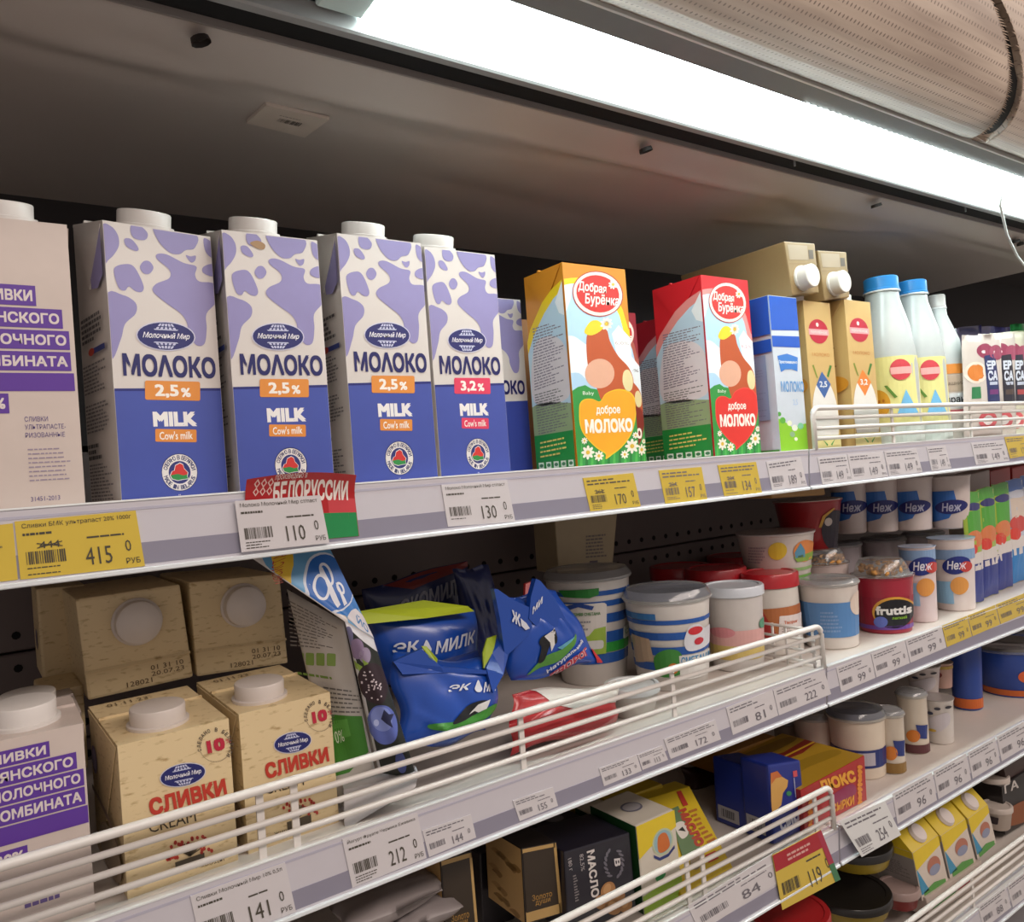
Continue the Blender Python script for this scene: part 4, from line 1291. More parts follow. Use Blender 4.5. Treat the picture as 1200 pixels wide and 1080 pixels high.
def d_ayran(pr):
    pr.rect('label_wrap', 0, 0.99, 1, 0.0, 'd9d0c6', 1, clip=False)
    pr.rect('orange_band', 0, 0.99, 1, 0.86, 'd98a3a', 2, clip=False)
    pr.rect('beige_band', 0, 0.84, 1, 0.62, 'c0ad98', 2, clip=False)
    pr.rect('white_band', 0, 0.60, 1, 0.40, 'd9dcde', 2, clip=False)
    pr.text('lettering', 'Айран', (0.40, 0.57), (0.92, 0.45), '33363c', 4, bold=0.02)
    pr.rect('red_line', 0.2, 0.38, 0.98, 0.34, 'b8505a', 3)
    pr.text('lettering', 'ДОМАШНИЙ', (0.40, 0.76), (0.92, 0.70), '6a5c50', 4)
bottle('ayran_bottle', 'white bottle with a white cap and orange-topped label', None, 1098, 346, 515, 19, 48, ZA, 'b4bab9', 'b0aca8', 1.0, d_ayran, Y=0.030)

# pouches at the right of the top shelf
def bag(name, label, cat, group, corners, thick, col, seed=0, nu=26, nv=26, amp=0.004, part='pouch_body', edge=0.006, rough=0.3, coat=0.4, back=0.6, foldn=5):
    """soft pack: corners world BL BR TR TL"""
    rnd = random.Random(seed)
    BL, BR, TR, TL = [Vector(p) for p in corners]
    org = Vector(((BL.x+BR.x)/2, (BL.y+BR.y)/2, min(BL.z, BR.z)))
    n = (BR-BL).cross(TL-BL).normalized()
    if n.y > 0:
        n = -n
    folds = [(rnd.uniform(0, 1), rnd.uniform(0, 1), rnd.uniform(0, PI), rnd.uniform(0.04, 0.12), rnd.uniform(-1, 1)) for _ in range(foldn*3)]
    ph = [rnd.uniform(0, 6.28) for _ in range(4)]
    def f(u, v, off, side=1):
        uc, vc = min(1, max(0, u)), min(1, max(0, v))
        p = (BL*(1-uc)+BR*uc)*(1-vc) + (TL*(1-uc)+TR*uc)*vc
        ex, ey = (BR-BL), (TL-BL)
        p = p + ex.normalized()*edge*(math.sin(3*PI*vc+ph[0])*(abs(uc-0.5)*2)**2) + ey.normalized()*edge*(math.sin(2.5*PI*uc+ph[1])*(abs(vc-0.5)*2)**2)
        tt = (4*uc*(1-uc)+1e-6)**0.5*(4*vc*(1-vc)+1e-6)**0.5
        d = thick*tt
        w = min(1, 6*min(uc, 1-uc, vc, 1-vc)+0.15)
        for fu, fv, fa, fw, fs in folds:
            s_ = (uc-fu)*math.cos(fa)+(vc-fv)*math.sin(fa)
            l_ = -(uc-fu)*math.sin(fa)+(vc-fv)*math.cos(fa)
            d += amp*fs*math.exp(-(s_/fw)**2*2)*math.exp(-(l_/0.35)**2)*w
        if side < 0:
            return p - n*(d*back) - org
        return p + n*(d+off) - org
    V, Fc = [], []
    for s in (1, -1):
        for j in range(nv+1):
            for i in range(nu+1):
                V.append(f(i/nu, j/nv, 0, s))
    N = (nu+1)*(nv+1)
    for j in range(nv):
        for i in range(nu):
            a = j*(nu+1)+i
            Fc.append((a, a+1, a+nu+2, a+nu+1))
            Fc.append((N+a, N+a+nu+1, N+a+nu+2, N+a+1))
    for i in range(nu):
        Fc.append((i+1, i, N+i, N+i+1))
        a = nv*(nu+1)+i
        Fc.append((a, a+1, N+a+1, N+a))
    for j in range(nv):
        a = j*(nu+1)
        Fc.append((a, a+nu+1, N+a+nu+1, N+a))
        a = j*(nu+1)+nu
        Fc.append((a+nu+1, a, N+a, N+a+nu+1))
    t = thing(name, label, cat, org, 0, group)
    mesh(part, V, Fc, M(col, rough, coat=coat, nz=0.03), t, smooth=True)
    return t, f
def pxbag(name, label, cat, group, quad, Y, thick, col, Yt=None, **k):
    TL, TR, BR, BL = quad
    Yt = Y if Yt is None else Yt
    return bag(name, label, cat, group, [P(*BL, Y), P(*BR, Y), P(*TR, Yt), P(*TL, Yt)], thick, col, **k)
FQ1 = [(1128, 392), (1172, 390), (1176, 516), (1132, 520)]
for i, (x0, lb, bar, acc, top) in enumerate(((1127, 'pouch with a dark blue panel and orange soup bowl, nearest the white bottles', '1d2a5e', '6a2a6a', 'c9c0b8'),
                                             (1146, 'pouch with a dark panel, second along the row of tall pouches', '1c1c2c', '4a3a34', 'c6bdb4'),
                                             (1160, 'pouch with a dark panel and berries, third along the row of tall pouches', '1c1c30', 'a03a3c', 'c9c6b0'),
                                             (1180, 'pouch with a pale green label at the right edge of the top shelf', '5b8a3c', 'b03c34', 'b9cfa0'))):
    w = 46-3*i
    Q = [(x0, 393-i*1.5), (x0+w, 391-i*1.5), (x0+w+2, 514-i*2), (x0+3, 518-i*2)]
    t, f = pxbag('yogurt_pouch', lb, 'pouch', 'tall pouches on the right bay top shelf', Q, 0.022+0.024*i, 0.007, top, seed=20+i, nu=10, nv=14, amp=0.001, edge=0.001)
    pr = Print(t, f, Q, nu=10, nv=14)
    ox = x0-1127
    pr.ell('berries', 1151+ox, 412, 10, 9, '8e3350', 1)
    pr.ell('berries', 1165+ox, 414, 9, 9, '96405a', 2)
    pr.ell('berries', 1149+ox, 413, 3, 2, 'dccfd0', 3)
    if i == 0:
        pr.ell('soup_bowl', 1140+ox, 438, 12, 13, 'ddd2c4', 2)
        pr.ell('soup_bowl', 1140+ox, 438, 9, 10, 'd07a2e', 3)
    pr.poly('dark_panel', [(1149+ox, 418), (1163+ox, 416), (1169+ox, 475), (1153+ox, 476)], bar, 4)
    pr.text('lettering', 'EP', (1152+ox, 424), (1163+ox, 434), 'c8d0dc', 5, bold=0.04)
    pr.text('lettering', 'СА', (1153+ox, 436), (1165+ox, 447), 'c8d0dc', 5, bold=0.04)
    pr.rect('lettering', 1155+ox, 449, 1165+ox, 452, 'b0b8c8', 5)
    pr.rect('dark_panel', 1155+ox, 458, 1166+ox, 463, acc, 5)
    pr.ell('red_ring', 1154+ox, 493, 11, 10, 'c8545a', 5)
    pr.ell('red_ring', 1154+ox, 493, 6, 5.5, 'dcd6d2', 6)
    pr.rect('green_leaf', 1135+ox, 455, 1145+ox, 468, '2a7a4a', 5)
    pr.build()
box('tmp_', 0, 0.001, 0, 0.001, 0, 0.001, MC[list(MC)[0]]) if False else None
for i, (Q, c) in enumerate((([(1110, 386), (1150, 380), (1152, 430), (1112, 430)], '241f44'), ([(1140, 382), (1184, 383), (1186, 430), (1142, 430)], '2a2450'), ([(1184, 380), (1210, 378), (1212, 430), (1186, 430)], '1f6a34'))):
    t, f = pxbag('yogurt_pouch', ('navy pouch top rising behind the white bottle', 'navy pouch top behind the dark-panelled pouches', 'green pouch top at the right edge behind the pouches')[i], 'pouch', 'dark pouches at the back of the top shelf', [(Q[0]), Q[1], (Q[2][0], 512), (Q[3][0], 514)], 0.135+0.028*i, 0.008, c, seed=40+i, nu=8, nv=10, amp=0.001, edge=0.001)

# ================================================================== SECOND SHELF
kr = m_kraft('d6c197', 'a98f62', 95, 3)
capw_m = M('cfc6bf', 0.35, coat=0.2)
def design_sl(t, fm, lm, Q):
    pr = Print(t, fm, Q, off=0.0004)
    pr.arc_text('round_mark', 'СДЕЛАНО В БЕЛАРУСИ', 252, 873.5, 19, 4.6, 165, 395, '4a3f38', 3)
    for k in range(26):
        a = math.radians(40+k*4.6)
        pr.ell('round_mark', 252+18.5*math.cos(a), 873.5+18.5*math.sin(a), 0.5, 0.5, '6a5a4c', 3, n=6)
    pr.text('fat_number', '10', (241, 868), None, 'b3233c', 3, bold=0.05, TR=(262, 862.5), BL=(243.5, 883))
    pr.text('fat_number', '%', (264, 866), None, 'b3233c', 3, TR=(270, 864.5), BL=(264.5, 871))
    emblem(pr, 214, 907.5, 27.5, 13.5, -12, lay=2)
    pr.text('lettering', 'СЛИВКИ', (173, 936), None, 'b93a2c', 3, bold=0.045, TR=(263, 911), BL=(176.5, 956))
    pr.text('lettering', 'CREAM', (173, 962), None, '33291f', 3, bold=0.0, TR=(228, 948), BL=(175, 976))
    rnd = random.Random(5)
    for k in range(34):
        a = math.radians(rnd.uniform(180, 360))
        r = rnd.uniform(12, 24)
        pr.ell('flower_ornament', 222+r*math.cos(a)*1.15, 1002+r*math.sin(a)-0.2*r*math.cos(a), 2.0, 2.4, 'ab3228', 3, n=7)
    for k in range(13):
        a = math.radians(200+k*11)
        x, y = math.cos(a), math.sin(a)
        pr.poly('flower_ornament', [(222-y, 1002+x), (222+y, 1002-x), (222+14*x+y*0.6, 1000+13*y-x*0.6), (222+14*x-y*0.6, 1000+13*y+x*0.6)], '4a4030', 4)
    pr.rect('lettering', 205, 1010, 240, 1011, '4a4030', 3)
    pr.text('lettering', 'ЖИРЫ · УГЛЕВОДЫ', (186, 1024), None, '4a3f30', 3, TR=(262, 1004), BL=(187, 1029))
    pr.build()
    ps = Print(t, lm)
    ps.ell('emblem', 0.22, 0.72, 0.10, 0.10, '6a5f80', 2)
    ps.ell('emblem', 0.22, 0.72, 0.07, 0.075, '8d84a0', 3)
    ps.poly('pale_picture', [(0.05, 0.50), (0.3, 0.48), (0.7, 0.42), (0.98, 0.30), (0.98, 0.27), (0.6, 0.39), (0.3, 0.44), (0.05, 0.46)], '86705f', 2)
    ps.ell('pale_picture', 0.6, 0.18, 0.36, 0.17, 'a3927c', 2)
    ps.build()
SQ = [(143.5, 872.3), (274.5, 839), (284, 990), (150, 1043)]
for i, (lb, BL, BR, TL) in enumerate((
        ('speckled tan cream carton with 10% mark, left one behind the fence', (149, 1043), (284, 990), (143.5, 872.3)),
        ('speckled tan cream carton with 10% mark, right one behind the fence', (291, 998), (400, 960), (279, 837)))):
    t, fm, lm, dm = brik('cream_carton', lb, None, BL, BR, TL, 0.022 if i == 0 else 0.03, ZB, 0.128, math.radians(2.5), kr, 0.007, 0.44 if i == 0 else 0.36, 0.034, 0.0225, 0.016, capw_m, height=None, width=0.0885 if i == 0 else 0.0865)
    if i == 0:
        SQ = [tuple(t['q'][k:k+2]) for k in (0, 2, 4, 6)]
    design_sl(t, fm, lm, SQ)
    ps = Print(t, plane_map((-dm[0]/2, -dm[1]/2, dm[2]+0.0006), (dm[0], 0, 0), (0, dm[1], 0.007)))
    ps.text('date_stamp', '01.11.23', (0.15, 0.93), (0.55, 0.86), '5a4a34', 2)
    ps.build()
    if i == 0:
        zc_top, yc_front = ZB+dm[2]+0.007, t.location.y
# lying cream cartons: top faces toward us
for lb, Q, cc in (('speckled tan cream carton lying on top of the left one, cap facing out', [(88, 702), (211, 684), (227, 793), (103, 821)], (162, 727)),
                  ('speckled tan cream carton lying on top of the right one, cap facing out', [(221, 682), (328, 672), (338, 777), (231, 793)], (286, 708))):
    Yq = PZ(165, 808, zc_top+0.001).y
    t, fm, lm, tm, (a, b, c, d, D) = prism('cream_carton', lb, 'carton', None, Q, Yq, None, 0.150, kr, 0.003)
    pr = Print(t, fm, Q, off=0.0003)
    pr.use(None)
    pr.rect('fold_line', 0.0, 0.27, 1.0, 0.262, '8b6f45', 1)
    rnd = random.Random(3)
    pr.text('date_stamp', '01 31 10', (0.60, 0.215), None, '5a4328', 2, TR=(0.92, 0.215), BL=(0.60, 0.165))
    pr.text('date_stamp', '20.07.23', (0.60, 0.150), None, '5a4328', 2, TR=(0.92, 0.150), BL=(0.60, 0.105))
    pr.text('date_stamp', '128021', (0.36, 0.095), None, '5a4328', 2, TR=(0.60, 0.095), BL=(0.36, 0.045))
    pr.build()
    # fin seam
    hexa('top_seam', [a+(d-a)*0.262+Vector((0, -0.0022, 0)), b+(c-b)*0.262+Vector((0, -0.0022, 0)), b+(c-b)*0.262, a+(d-a)*0.262,
                      a+(d-a)*0.285+Vector((0, -0.0006, 0)), b+(c-b)*0.285+Vector((0, -0.0006, 0)), b+(c-b)*0.285, a+(d-a)*0.285], kr, t)
    pc = P(cc[0]-1.5, cc[1]+1, Yq)-t.location
    lathe('cap', [(0.0001, -0.001), (0.0235, -0.001), (0.0235, 0.002), (0.0215, 0.003), (0.0208, 0.014), (0.0190, 0.0155), (0.0001, 0.0155)], capw_m, t, 36, axis=(pc, (0, -1, 0)))
    fl_ = [d+Vector((0.004, 0.02, -0.004))]
# darker ones behind at the left
for lb, Q, Y in (('speckled tan cream carton standing in shade behind the left one', [(46, 812), (98, 802), (104, 900), (52, 915)], 0.20),
                 ('speckled tan cream carton lying in shade behind the top left one', [(42, 690), (100, 684), (104, 790), (50, 797)], 0.30)):
    t, fm, lm, tm, g = prism('cream_carton', lb, 'carton', None, Q, Y, None, 0.08, kr, 0.003)
    pr = Print(t, lm)
    pr.ell('emblem', 0.5, 0.4, 0.12, 0.12, '5a4f70', 1)
    pr.build()
# white purple carton lower left
t, fm, lm, dm = brik('cream_carton', 'white carton with purple lettered blocks in the lower left corner behind the fence', None, (-44, 1062), (108, 1012), (-56, 880), 0.022, ZB, 0.085, 0, M('c9bcb4', 0.4, coat=0.15), 0.006, 0.56, 0.034, 0.0225, 0.017)
CW = [(0.0, 0.93, 0.72, 0.825, 'СЛИВКИ', 0.18), (0.0, 0.815, 0.93, 0.70, 'БРЯНСКОГО', 0.18), (0.0, 0.69, 0.98, 0.575, 'МОЛОЧНОГО', 0.24), (0.0, 0.565, 0.98, 0.445, 'КОМБИНАТА', 0.24), (0.0, 0.435, 0.995, 0.315, None, 0), (0.0, 0.28, 0.50, 0.16, '20%', 0.25)]
design_cw2 = Print(t, fm)
for a_ in range(len(CW)):
    x0, y0, x1, y1, s, tx = CW[a_]
    CW[a_] = (x0, 1-(1-y0)*0.77, x1, 1-(1-y1)*0.77, s, tx)
for x0, y0, x1, y1, s, tx in CW:
    design_cw2.rect('purple_block', x0, y0, x1, y1, '5b3596', 1)
    if s:
        design_cw2.text('lettering', s, (tx, y0-(y0-y1)*0.2), (x1-0.03, y1+(y0-y1)*0.2), 'd9cfcd', 2, bold=0.03)
design_cw2.micro('small_print', (0.45, 0.2), (0.85, 0.2), (0.85, 0.12), (0.45, 0.12), 2, '5e5085', fill=1)
design_cw2.build()
t, fm, lm, dm = brik('cream_carton', 'white carton behind the lower left purple-lettered one', None, (-60, 980), (40, 960), (-64, 826), 0.12, ZB, 0.085, 0, M('b5aaa4', 0.4), 0.006, 0.62, 0.03, 0.0225, 0.017, width=0.10, height=0.135)

# ---- berry yogurt pouch leaning in the fence
YQ = [(287, 652), (372, 640), (450, 800), (487, 915)]
# side panel (white, small print) and front panel (blue top, berries)
t = thing('yogurt_pouch', 'tall leaning berry yogurt pouch with blue top and white text side', 'pouch', P(430, 925, 0.03))
def tri_panel(name, pts, bulge, col, parent, Ys, rough=0.35, n=16):
    BLp, BRp, TRp, TLp = [P(p[0], p[1], y) for p, y in zip(pts, Ys)]
    nn = (BRp-BLp).cross(TLp-BLp).normalized()
    if nn.y > 0: nn = -nn
    org = parent.location
    def f(u, v, off, s=1):
        p = (BLp*(1-u)+BRp*u)*(1-v) + (TLp*(1-u)+TRp*u)*v
        u, v = min(1, max(0, u)), min(1, max(0, v)); w = (4*u*(1-u))**0.6*(4*v*(1-v)+1e-5)**0.4
        p = p + nn*(bulge*w*s + off*s + 0.0012*math.sin(9*u+5*v)*w) 
        return p-org
    V, Fc = [], []
    for s in (1, -0.4):
        for j in range(n+1):
            for i in range(n+1):
                V.append(f(i/n, j/n, 0.0003, s))
    N = (n+1)**2
    for j in range(n):
        for i in range(n):
            a = j*(n+1)+i
            Fc.append((a, a+1, a+n+2, a+n+1)); Fc.append((N+a, N+a+n+1, N+a+n+2, N+a+1))
    for i in range(n):
        Fc.append((i+1, i, N+i, N+i+1)); a = n*(n+1)+i; Fc.append((a, a+1, N+a+1, N+a))
        a = i*(n+1); Fc.append((a, a+n+1, N+a+n+1, N+a)); a = i*(n+1)+n; Fc.append((a+n+1, a, N+a, N+a+n+1))
    o = mesh(name, V, Fc, M(col, rough, coat=0.35), parent, smooth=True)
    return f
# white side panel: BL BR TR TL
sp = [(398, 948), (440, 905), (403, 728), (336, 690)]
fs_ = tri_panel('side_panel', sp, 0.004, 'b9b4ae', t, (0.045, 0.035, 0.03, 0.11))
pr = Print(t, fs_, [sp[3], sp[2], sp[1], sp[0]], nu=20, nv=20, off=0.0004, bil=True)
pr.micro('side_text', (338, 702), (400, 735), (398, 765), (341, 762), 12, '77726e', fill=1, th=0.35)
for k in range(4):
    rrect(pr, 'green_icons', 347+k*12.5, 768-k*0.5, 357+k*12.5, 783-k*0.5, '7d9a4c', 2, 1.5)
pr.micro('side_text', (349, 790), (408, 795), (410, 800), (350, 796), 1, '6a8a3c', fill=1)
pr.micro('side_text', (380, 805), (425, 808), (430, 835), (384, 838), 6, '6d6a68', fill=1, th=0.35)
pr.poly('green_panel', [(372, 838), (424, 838), (432, 880), (410, 905), (375, 915)], '3f7f2c', 2)
pr.rect('green_panel', 385, 848, 412, 862, '5a9a44', 3)
pr.text('lettering', '0%', (392, 859), (405, 869), 'd5dfc8', 4)
pr.build()
# folded flap: blue top face
fp = [(404, 730), (452, 815), (376, 640), (287, 652)]
def design_front(parent):
    A, B = P(404, 727, 0.026), P(404, 727, 0.026)
    # upper triangle: left edge runs from top-left down to the fold point
    pts = [(404, 728), (412, 744), (380, 640), (286, 648)]
    f = tri_panel('front_top_panel', [(404, 728), (438, 749), (383, 636), (284, 646)], 0.003, 'c9c4bf', parent, (0.020, 0.020, 0.045, 0.045), n=20)
    q = [(284, 646), (383, 636), (438, 749), (404, 728)]
    p = Print(parent, f, q, nu=20, nv=20, off=0.0004, bil=True)
    p.poly('blue_print', [(296, 630), (390, 630), (450, 760), (410, 733), (404, 724.0), (384, 710), (350, 692), (330, 680), (310, 662)], '5f9ac4', 1)
    p.poly('yellow_label', [(312, 640), (341, 638), (340, 665), (343, 692), (325, 680), (318, 662)], 'd9b32a', 2)
    p.text('yellow_label', 'МЯСИСТАЯ', (322, 684), None, 'b0402a', 3, BL=(331, 682), TR=(319, 650))
    p.ell('logo', 383, 684, 29, 37, 'c8cfdc', 3, -28)
    p.ell('logo', 384, 684, 27, 34.5, '1d5fae', 4, -28)
    p.poly('logo', smooth_loop([(384, 712), (366, 700), (380, 712), (398, 722), (410, 722), (420, 712), (412, 700)]), '2272bc', 2)
    p.poly('white_print', [(405, 727), (408, 719), (414, 716), (424, 722), (440, 750), (420, 738)], 'cfcdd2', 8)
    p.text('lettering', 'ЙО', (413, 722), None, '4a7fb4', 9, bold=0.02, BL=(417, 732), TR=(428, 734))
    for cx, cy, rx, ry, rot in ((373, 691, 9, 15, -20), (379, 676, 8.5, 15.5, -15)):
        p.ell('logo', cx, cy, rx, ry, 'd9dde6', 5, rot)
        p.ell('logo', cx, cy, rx-3.2, ry-3.6, '1d5fae', 6, rot)
    p.poly('logo', [(371, 668), (375, 667), (396, 711), (393, 714)], 'd9dde6', 7)
    p.ell('logo', 396, 692, 5.5, 8.5, 'd9dde6', 5, -15)
    p.ell('logo', 396, 692, 2.8, 5.2, '1d5fae', 6, -15)
    p.poly('logo', [(390, 686), (392.5, 685), (403, 711), (400, 713)], 'd9dde6', 7)
    p.build()
    # long berry face
    g = tri_panel('front_berry_panel', [(444, 905), (489, 912), (438, 749), (404, 728)], 0.008, 'c3c2c6', parent, (0.026, 0.018, 0.020, 0.020), n=20)
    q = [(404, 728), (438, 749), (489, 912), (444, 905)]
    p = Print(parent, g, q, nu=20, nv=20, off=0.0004, bil=True)
    p.poly('berry_picture', [(408, 735), (425, 750), (445, 765), (470, 830), (492, 916), (449, 912), (436, 860), (424, 800), (412, 755)], '20241f', 1)
    p.text('lettering', 'ЛО', (414, 726), None, '3d78b4', 3, BL=(417, 738), TR=(424, 735)) if False else None
    for x, y, rx, ry, c in ((408, 745, 5, 12, '6c6a8c'), (417, 758, 8, 12, '7d6a86'), (426, 765, 7, 9, '8a7c92')):
        p.ell('berry_picture', x, y, rx, ry, c, 2)
    for x, y in ((414, 775), (421, 780), (427, 775), (430, 842), (424, 835)):
        p.poly('berry_leaves', [(x-5, y-6), (x+2, y-2), (x+5, y+8), (x-1, y+4)], '7f9a3c', 3)
    p.ell('blackberry', 436, 797, 17, 24, '2a1a22', 4, -15)
    rnd = random.Random(9)
    for k in range(34):
        a, r = rnd.uniform(0, 6.28), rnd.uniform(0.1, 0.95)
        p.ell('blackberry', 436+15*r*math.cos(a), 797+22*r*math.sin(a), 1.1, 1.1, 'c8bcc0', 5, n=6)
    p.ell('blueberry', 447, 845, 17, 24, '5563a8', 5, -12)
    p.ell('blueberry', 445, 838, 12, 15, '7482bd', 6, -12)
    p.poly('blueberry', [(447, 826), (453, 832), (460, 833), (455, 840), (458, 848), (450, 843), (444, 838)], '1d2244', 7)
    p.ell('blueberry', 439, 843, 3, 4, 'a9b4dc', 7)
    p.ell('blueberry', 468, 890, 6, 14, '5563a8', 5, -12)
    p.build()
design_front(t)
bq = [P(403, 925, 0.03), P(490, 905, 0.012), P(487, 922, 0.008), P(404, 972, 0.02)]
V = [p-t.location for p in bq]; V += [v+Vector((0.004, 0.012, 0.002)) for v in V]
mesh('bottom_gusset', V, [(0, 1, 2, 3), (7, 6, 5, 4), (0, 4, 5, 1), (1, 5, 6, 2), (2, 6, 7, 3), (3, 7, 4, 0)], M('b9b4b4', 0.35, coat=0.3), t)

# ---- blue milk pouches
BLU = '1445a0'
def drop(pr, cx, cy, s, lay=3):
    pr.poly('lettering', [(cx, cy-s), (cx+s*0.45, cy-s*0.15), (cx+s*0.62, cy+s*0.35), (cx+s*0.3, cy+s*0.75), (cx-s*0.3, cy+s*0.75), (cx-s*0.62, cy+s*0.35), (cx-s*0.45, cy-s*0.15)], 'cfd3dc', lay, smooth=True)
Q = [(424, 716), (556, 716), (560, 768), (445, 785)]
t, f = pxbag('milk_pouch', 'blue milk pouch with a lime top edge, behind the folded one', 'pouch', None, [(420, 715), (556, 712), (562, 800), (440, 800)], 0.125, 0.035, BLU, seed=3, amp=0.002, edge=0.002)
qd = [(420, 715), (556, 712), (562, 800), (440, 800)]
pr = Print(t, f, qd, nu=20, nv=14, off=0.0008, step=0.0002, bil=True)
pr.text('lettering', 'ЭК', (446, 750), None, 'c9cdd8', 3, bold=0.025, shear=0.2, BL=(448, 762), TR=(472, 745))
drop(pr, 480, 753, 8)
pr.text('lettering', 'МИЛК', (489, 747), None, 'c9cdd8', 3, bold=0.025, shear=0.2, BL=(489, 761), TR=(545, 735))
pr.build()
LQ = [(421, 716), (496, 703), (548, 710), (556, 716), (500, 724), (430, 731)]
p_ = [P(x, y, 0.096 if i < 4 else 0.088) for i, (x, y) in enumerate(LQ)]
V = [p-t.location for p in p_]; V += [v+Vector((0, 0.006, -0.001)) for v in V]
n6 = 6
mesh('lime_edge', V, [tuple(range(6))[::-1], tuple(range(6, 12))]+[(i, (i+1) % 6, 6+(i+1) % 6, 6+i) for i in range(6)], M('a3b414', 0.4, coat=0.2), t)
# folded front one
qf = [(462, 772), (592, 752), (575, 840), (478, 872)]
t, f = bag('milk_pouch', 'crumpled blue milk pouch with open folded lime-edged top, behind the fence', 'pouch', None,
           [P(470, 882, 0.035), P(572, 858, 0.035), P(590, 772, 0.055), P(458, 768, 0.055)], 0.022, BLU, seed=11, amp=0.004, edge=0.004)
qd = [(458, 768), (590, 772), (572, 858), (470, 882)]
pr = Print(t, f, qd, nu=20, nv=18, off=0.0008, step=0.0002, bil=True)
pr.text('lettering', 'ЭК', (513, 804), None, 'cfd3dc', 3, bold=0.025, shear=0.15, BL=(511, 813), TR=(538, 801))
drop(pr, 547, 806, 8)
pr.text('lettering', 'МИ', (555, 801), None, 'cfd3dc', 3, bold=0.025, shear=0.15, BL=(553, 813), TR=(576, 799))
pr.poly('cow_picture', [(493, 850), (520, 845), (545, 838), (572, 826), (568, 840), (540, 852), (500, 856)], '3f8a34', 2, smooth=True)
pr.poly('cow_picture', [(517, 848), (526, 836), (538, 826), (552, 822), (560, 824), (550, 834), (536, 842)], '16181c', 3, smooth=True)
pr.poly('cow_picture', [(537, 838), (546, 827), (562, 821), (558, 832), (548, 836), (543, 834)], 'd6d6d4', 4)
pr.build()
# open folded top: left spike, right spike, lime lips, inner pouch wall
def flap(parent, name, pts, mat, dy=0.004):
    w = [P(x, y, Y)-parent.location for x, y, Y in pts]
    n = len(w)
    V = w + [v+Vector((0, dy, 0)) for v in w]
    return mesh(name, V, [tuple(range(n))[::-1], tuple(range(n, 2*n))]+[(i, (i+1) % n, n+(i+1) % n, n+i) for i in range(n)], mat, parent)
blm = M(BLU, 0.28, coat=0.45)
lim = M('93a81a', 0.4)
flap(t, 'pouch_collar', [(461, 775, 0.045), (494, 760, 0.040), (517, 781, 0.032), (582, 786, 0.030), (582, 790, 0.030), (520, 788, 0.032), (472, 790, 0.036)], blm)
flap(t, 'pouch_collar', [(570, 783, 0.030), (577, 765, 0.045), (584, 746, 0.055), (592, 748, 0.050), (597, 762, 0.045), (590, 790, 0.030), (578, 812, 0.026)], blm)
flap(t, 'lime_edge', [(494, 757, 0.043), (500, 757, 0.043), (513, 772, 0.040), (512, 777, 0.034), (503, 770, 0.036)], lim, 0.002)
flap(t, 'lime_edge', [(567, 783, 0.034), (566, 765, 0.044), (571, 748, 0.052), (582, 744, 0.054), (579, 760, 0.048), (573, 780, 0.036)], lim, 0.002)
flap(t, 'lime_edge', [(515, 779, 0.050), (545, 779, 0.054), (550, 783, 0.045), (522, 784, 0.042)], lim, 0.002)
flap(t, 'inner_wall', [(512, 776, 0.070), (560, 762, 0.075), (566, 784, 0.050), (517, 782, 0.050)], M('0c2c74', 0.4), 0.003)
# dark pouches far behind
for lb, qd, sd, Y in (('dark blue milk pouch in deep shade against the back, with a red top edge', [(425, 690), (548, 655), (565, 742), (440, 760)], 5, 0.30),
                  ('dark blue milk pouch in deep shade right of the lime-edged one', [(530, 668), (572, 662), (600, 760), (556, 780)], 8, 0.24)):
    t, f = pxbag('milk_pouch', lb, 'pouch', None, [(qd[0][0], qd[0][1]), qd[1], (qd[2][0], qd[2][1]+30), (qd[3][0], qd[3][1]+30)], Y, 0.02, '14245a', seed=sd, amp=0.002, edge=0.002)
    if sd == 5:
        pr = Print(t, f, qd, nu=10, nv=10, off=0.0012)
        pr.text('lettering', 'ЭКОМИЛК', (455, 698), None, '8d90a0', 3, bold=0.03, shear=0.2, BL=(456, 710), TR=(536, 670))
        pr.poly('red_edge', [(440, 685), (548, 655), (549, 660), (470, 688)], '7a2a28', 2)
        pr.build()
# ear-shaped pouch standing right
t, f = bag('milk_pouch', 'blue pouch with two pointed ears and a cow picture, red and white base', 'pouch', None,
           [P(598, 800, 0.055), P(705, 775, 0.045), P(652, 690, 0.070), P(582, 700, 0.065)], 0.022, '1448a8', seed=14, amp=0.004, edge=0.003)
qd = [(582, 700), (652, 690), (705, 775), (598, 800)]
pr = Print(t, f, qd, nu=18, nv=18, off=0.0010, step=0.0002, bil=True)
pr.text('lettering', 'Э', (602, 713), None, 'cdd2de', 3, bold=0.03, BL=(599, 722), TR=(608, 716))
pr.poly('cow_picture', [(612, 790), (628, 768), (648, 758), (664, 742), (660, 756), (645, 772), (625, 780)], '4f8a3a', 2, smooth=True)
pr.poly('cow_picture', [(640, 758), (662, 744), (655, 752), (645, 760)], '5b9ab0', 3)
pr.poly('cow_picture', [(619, 752), (622, 745), (632, 740), (637, 736), (639, 752), (632, 756), (628, 772), (622, 774), (622, 758)], '15171b', 4, smooth=True)
pr.poly('cow_picture', [(624, 745), (632, 752), (634, 762), (637, 754), (636, 746), (637, 735)], 'd2d2d0', 5)
pr.text('lettering', 'Натуральный', (631, 782), None, 'd4d8e2', 4, bold=0.03, BL=(634, 787), TR=(673, 748))
pr.poly('red_corner', [(689, 758), (706, 762), (702, 770), (706, 782), (699, 784), (694, 770)], 'b8252c', 6)
pr.text('red_word', 'ТВОРОГ', (637, 787), None, 'd9b8bc', 4, bold=0.08, BL=(640, 796), TR=(680, 757))
pr.text('red_word', 'ТВОРОГ', (637, 787), None, 'b02a3c', 5, bold=0.03, BL=(640, 796), TR=(680, 757))
pr.build()
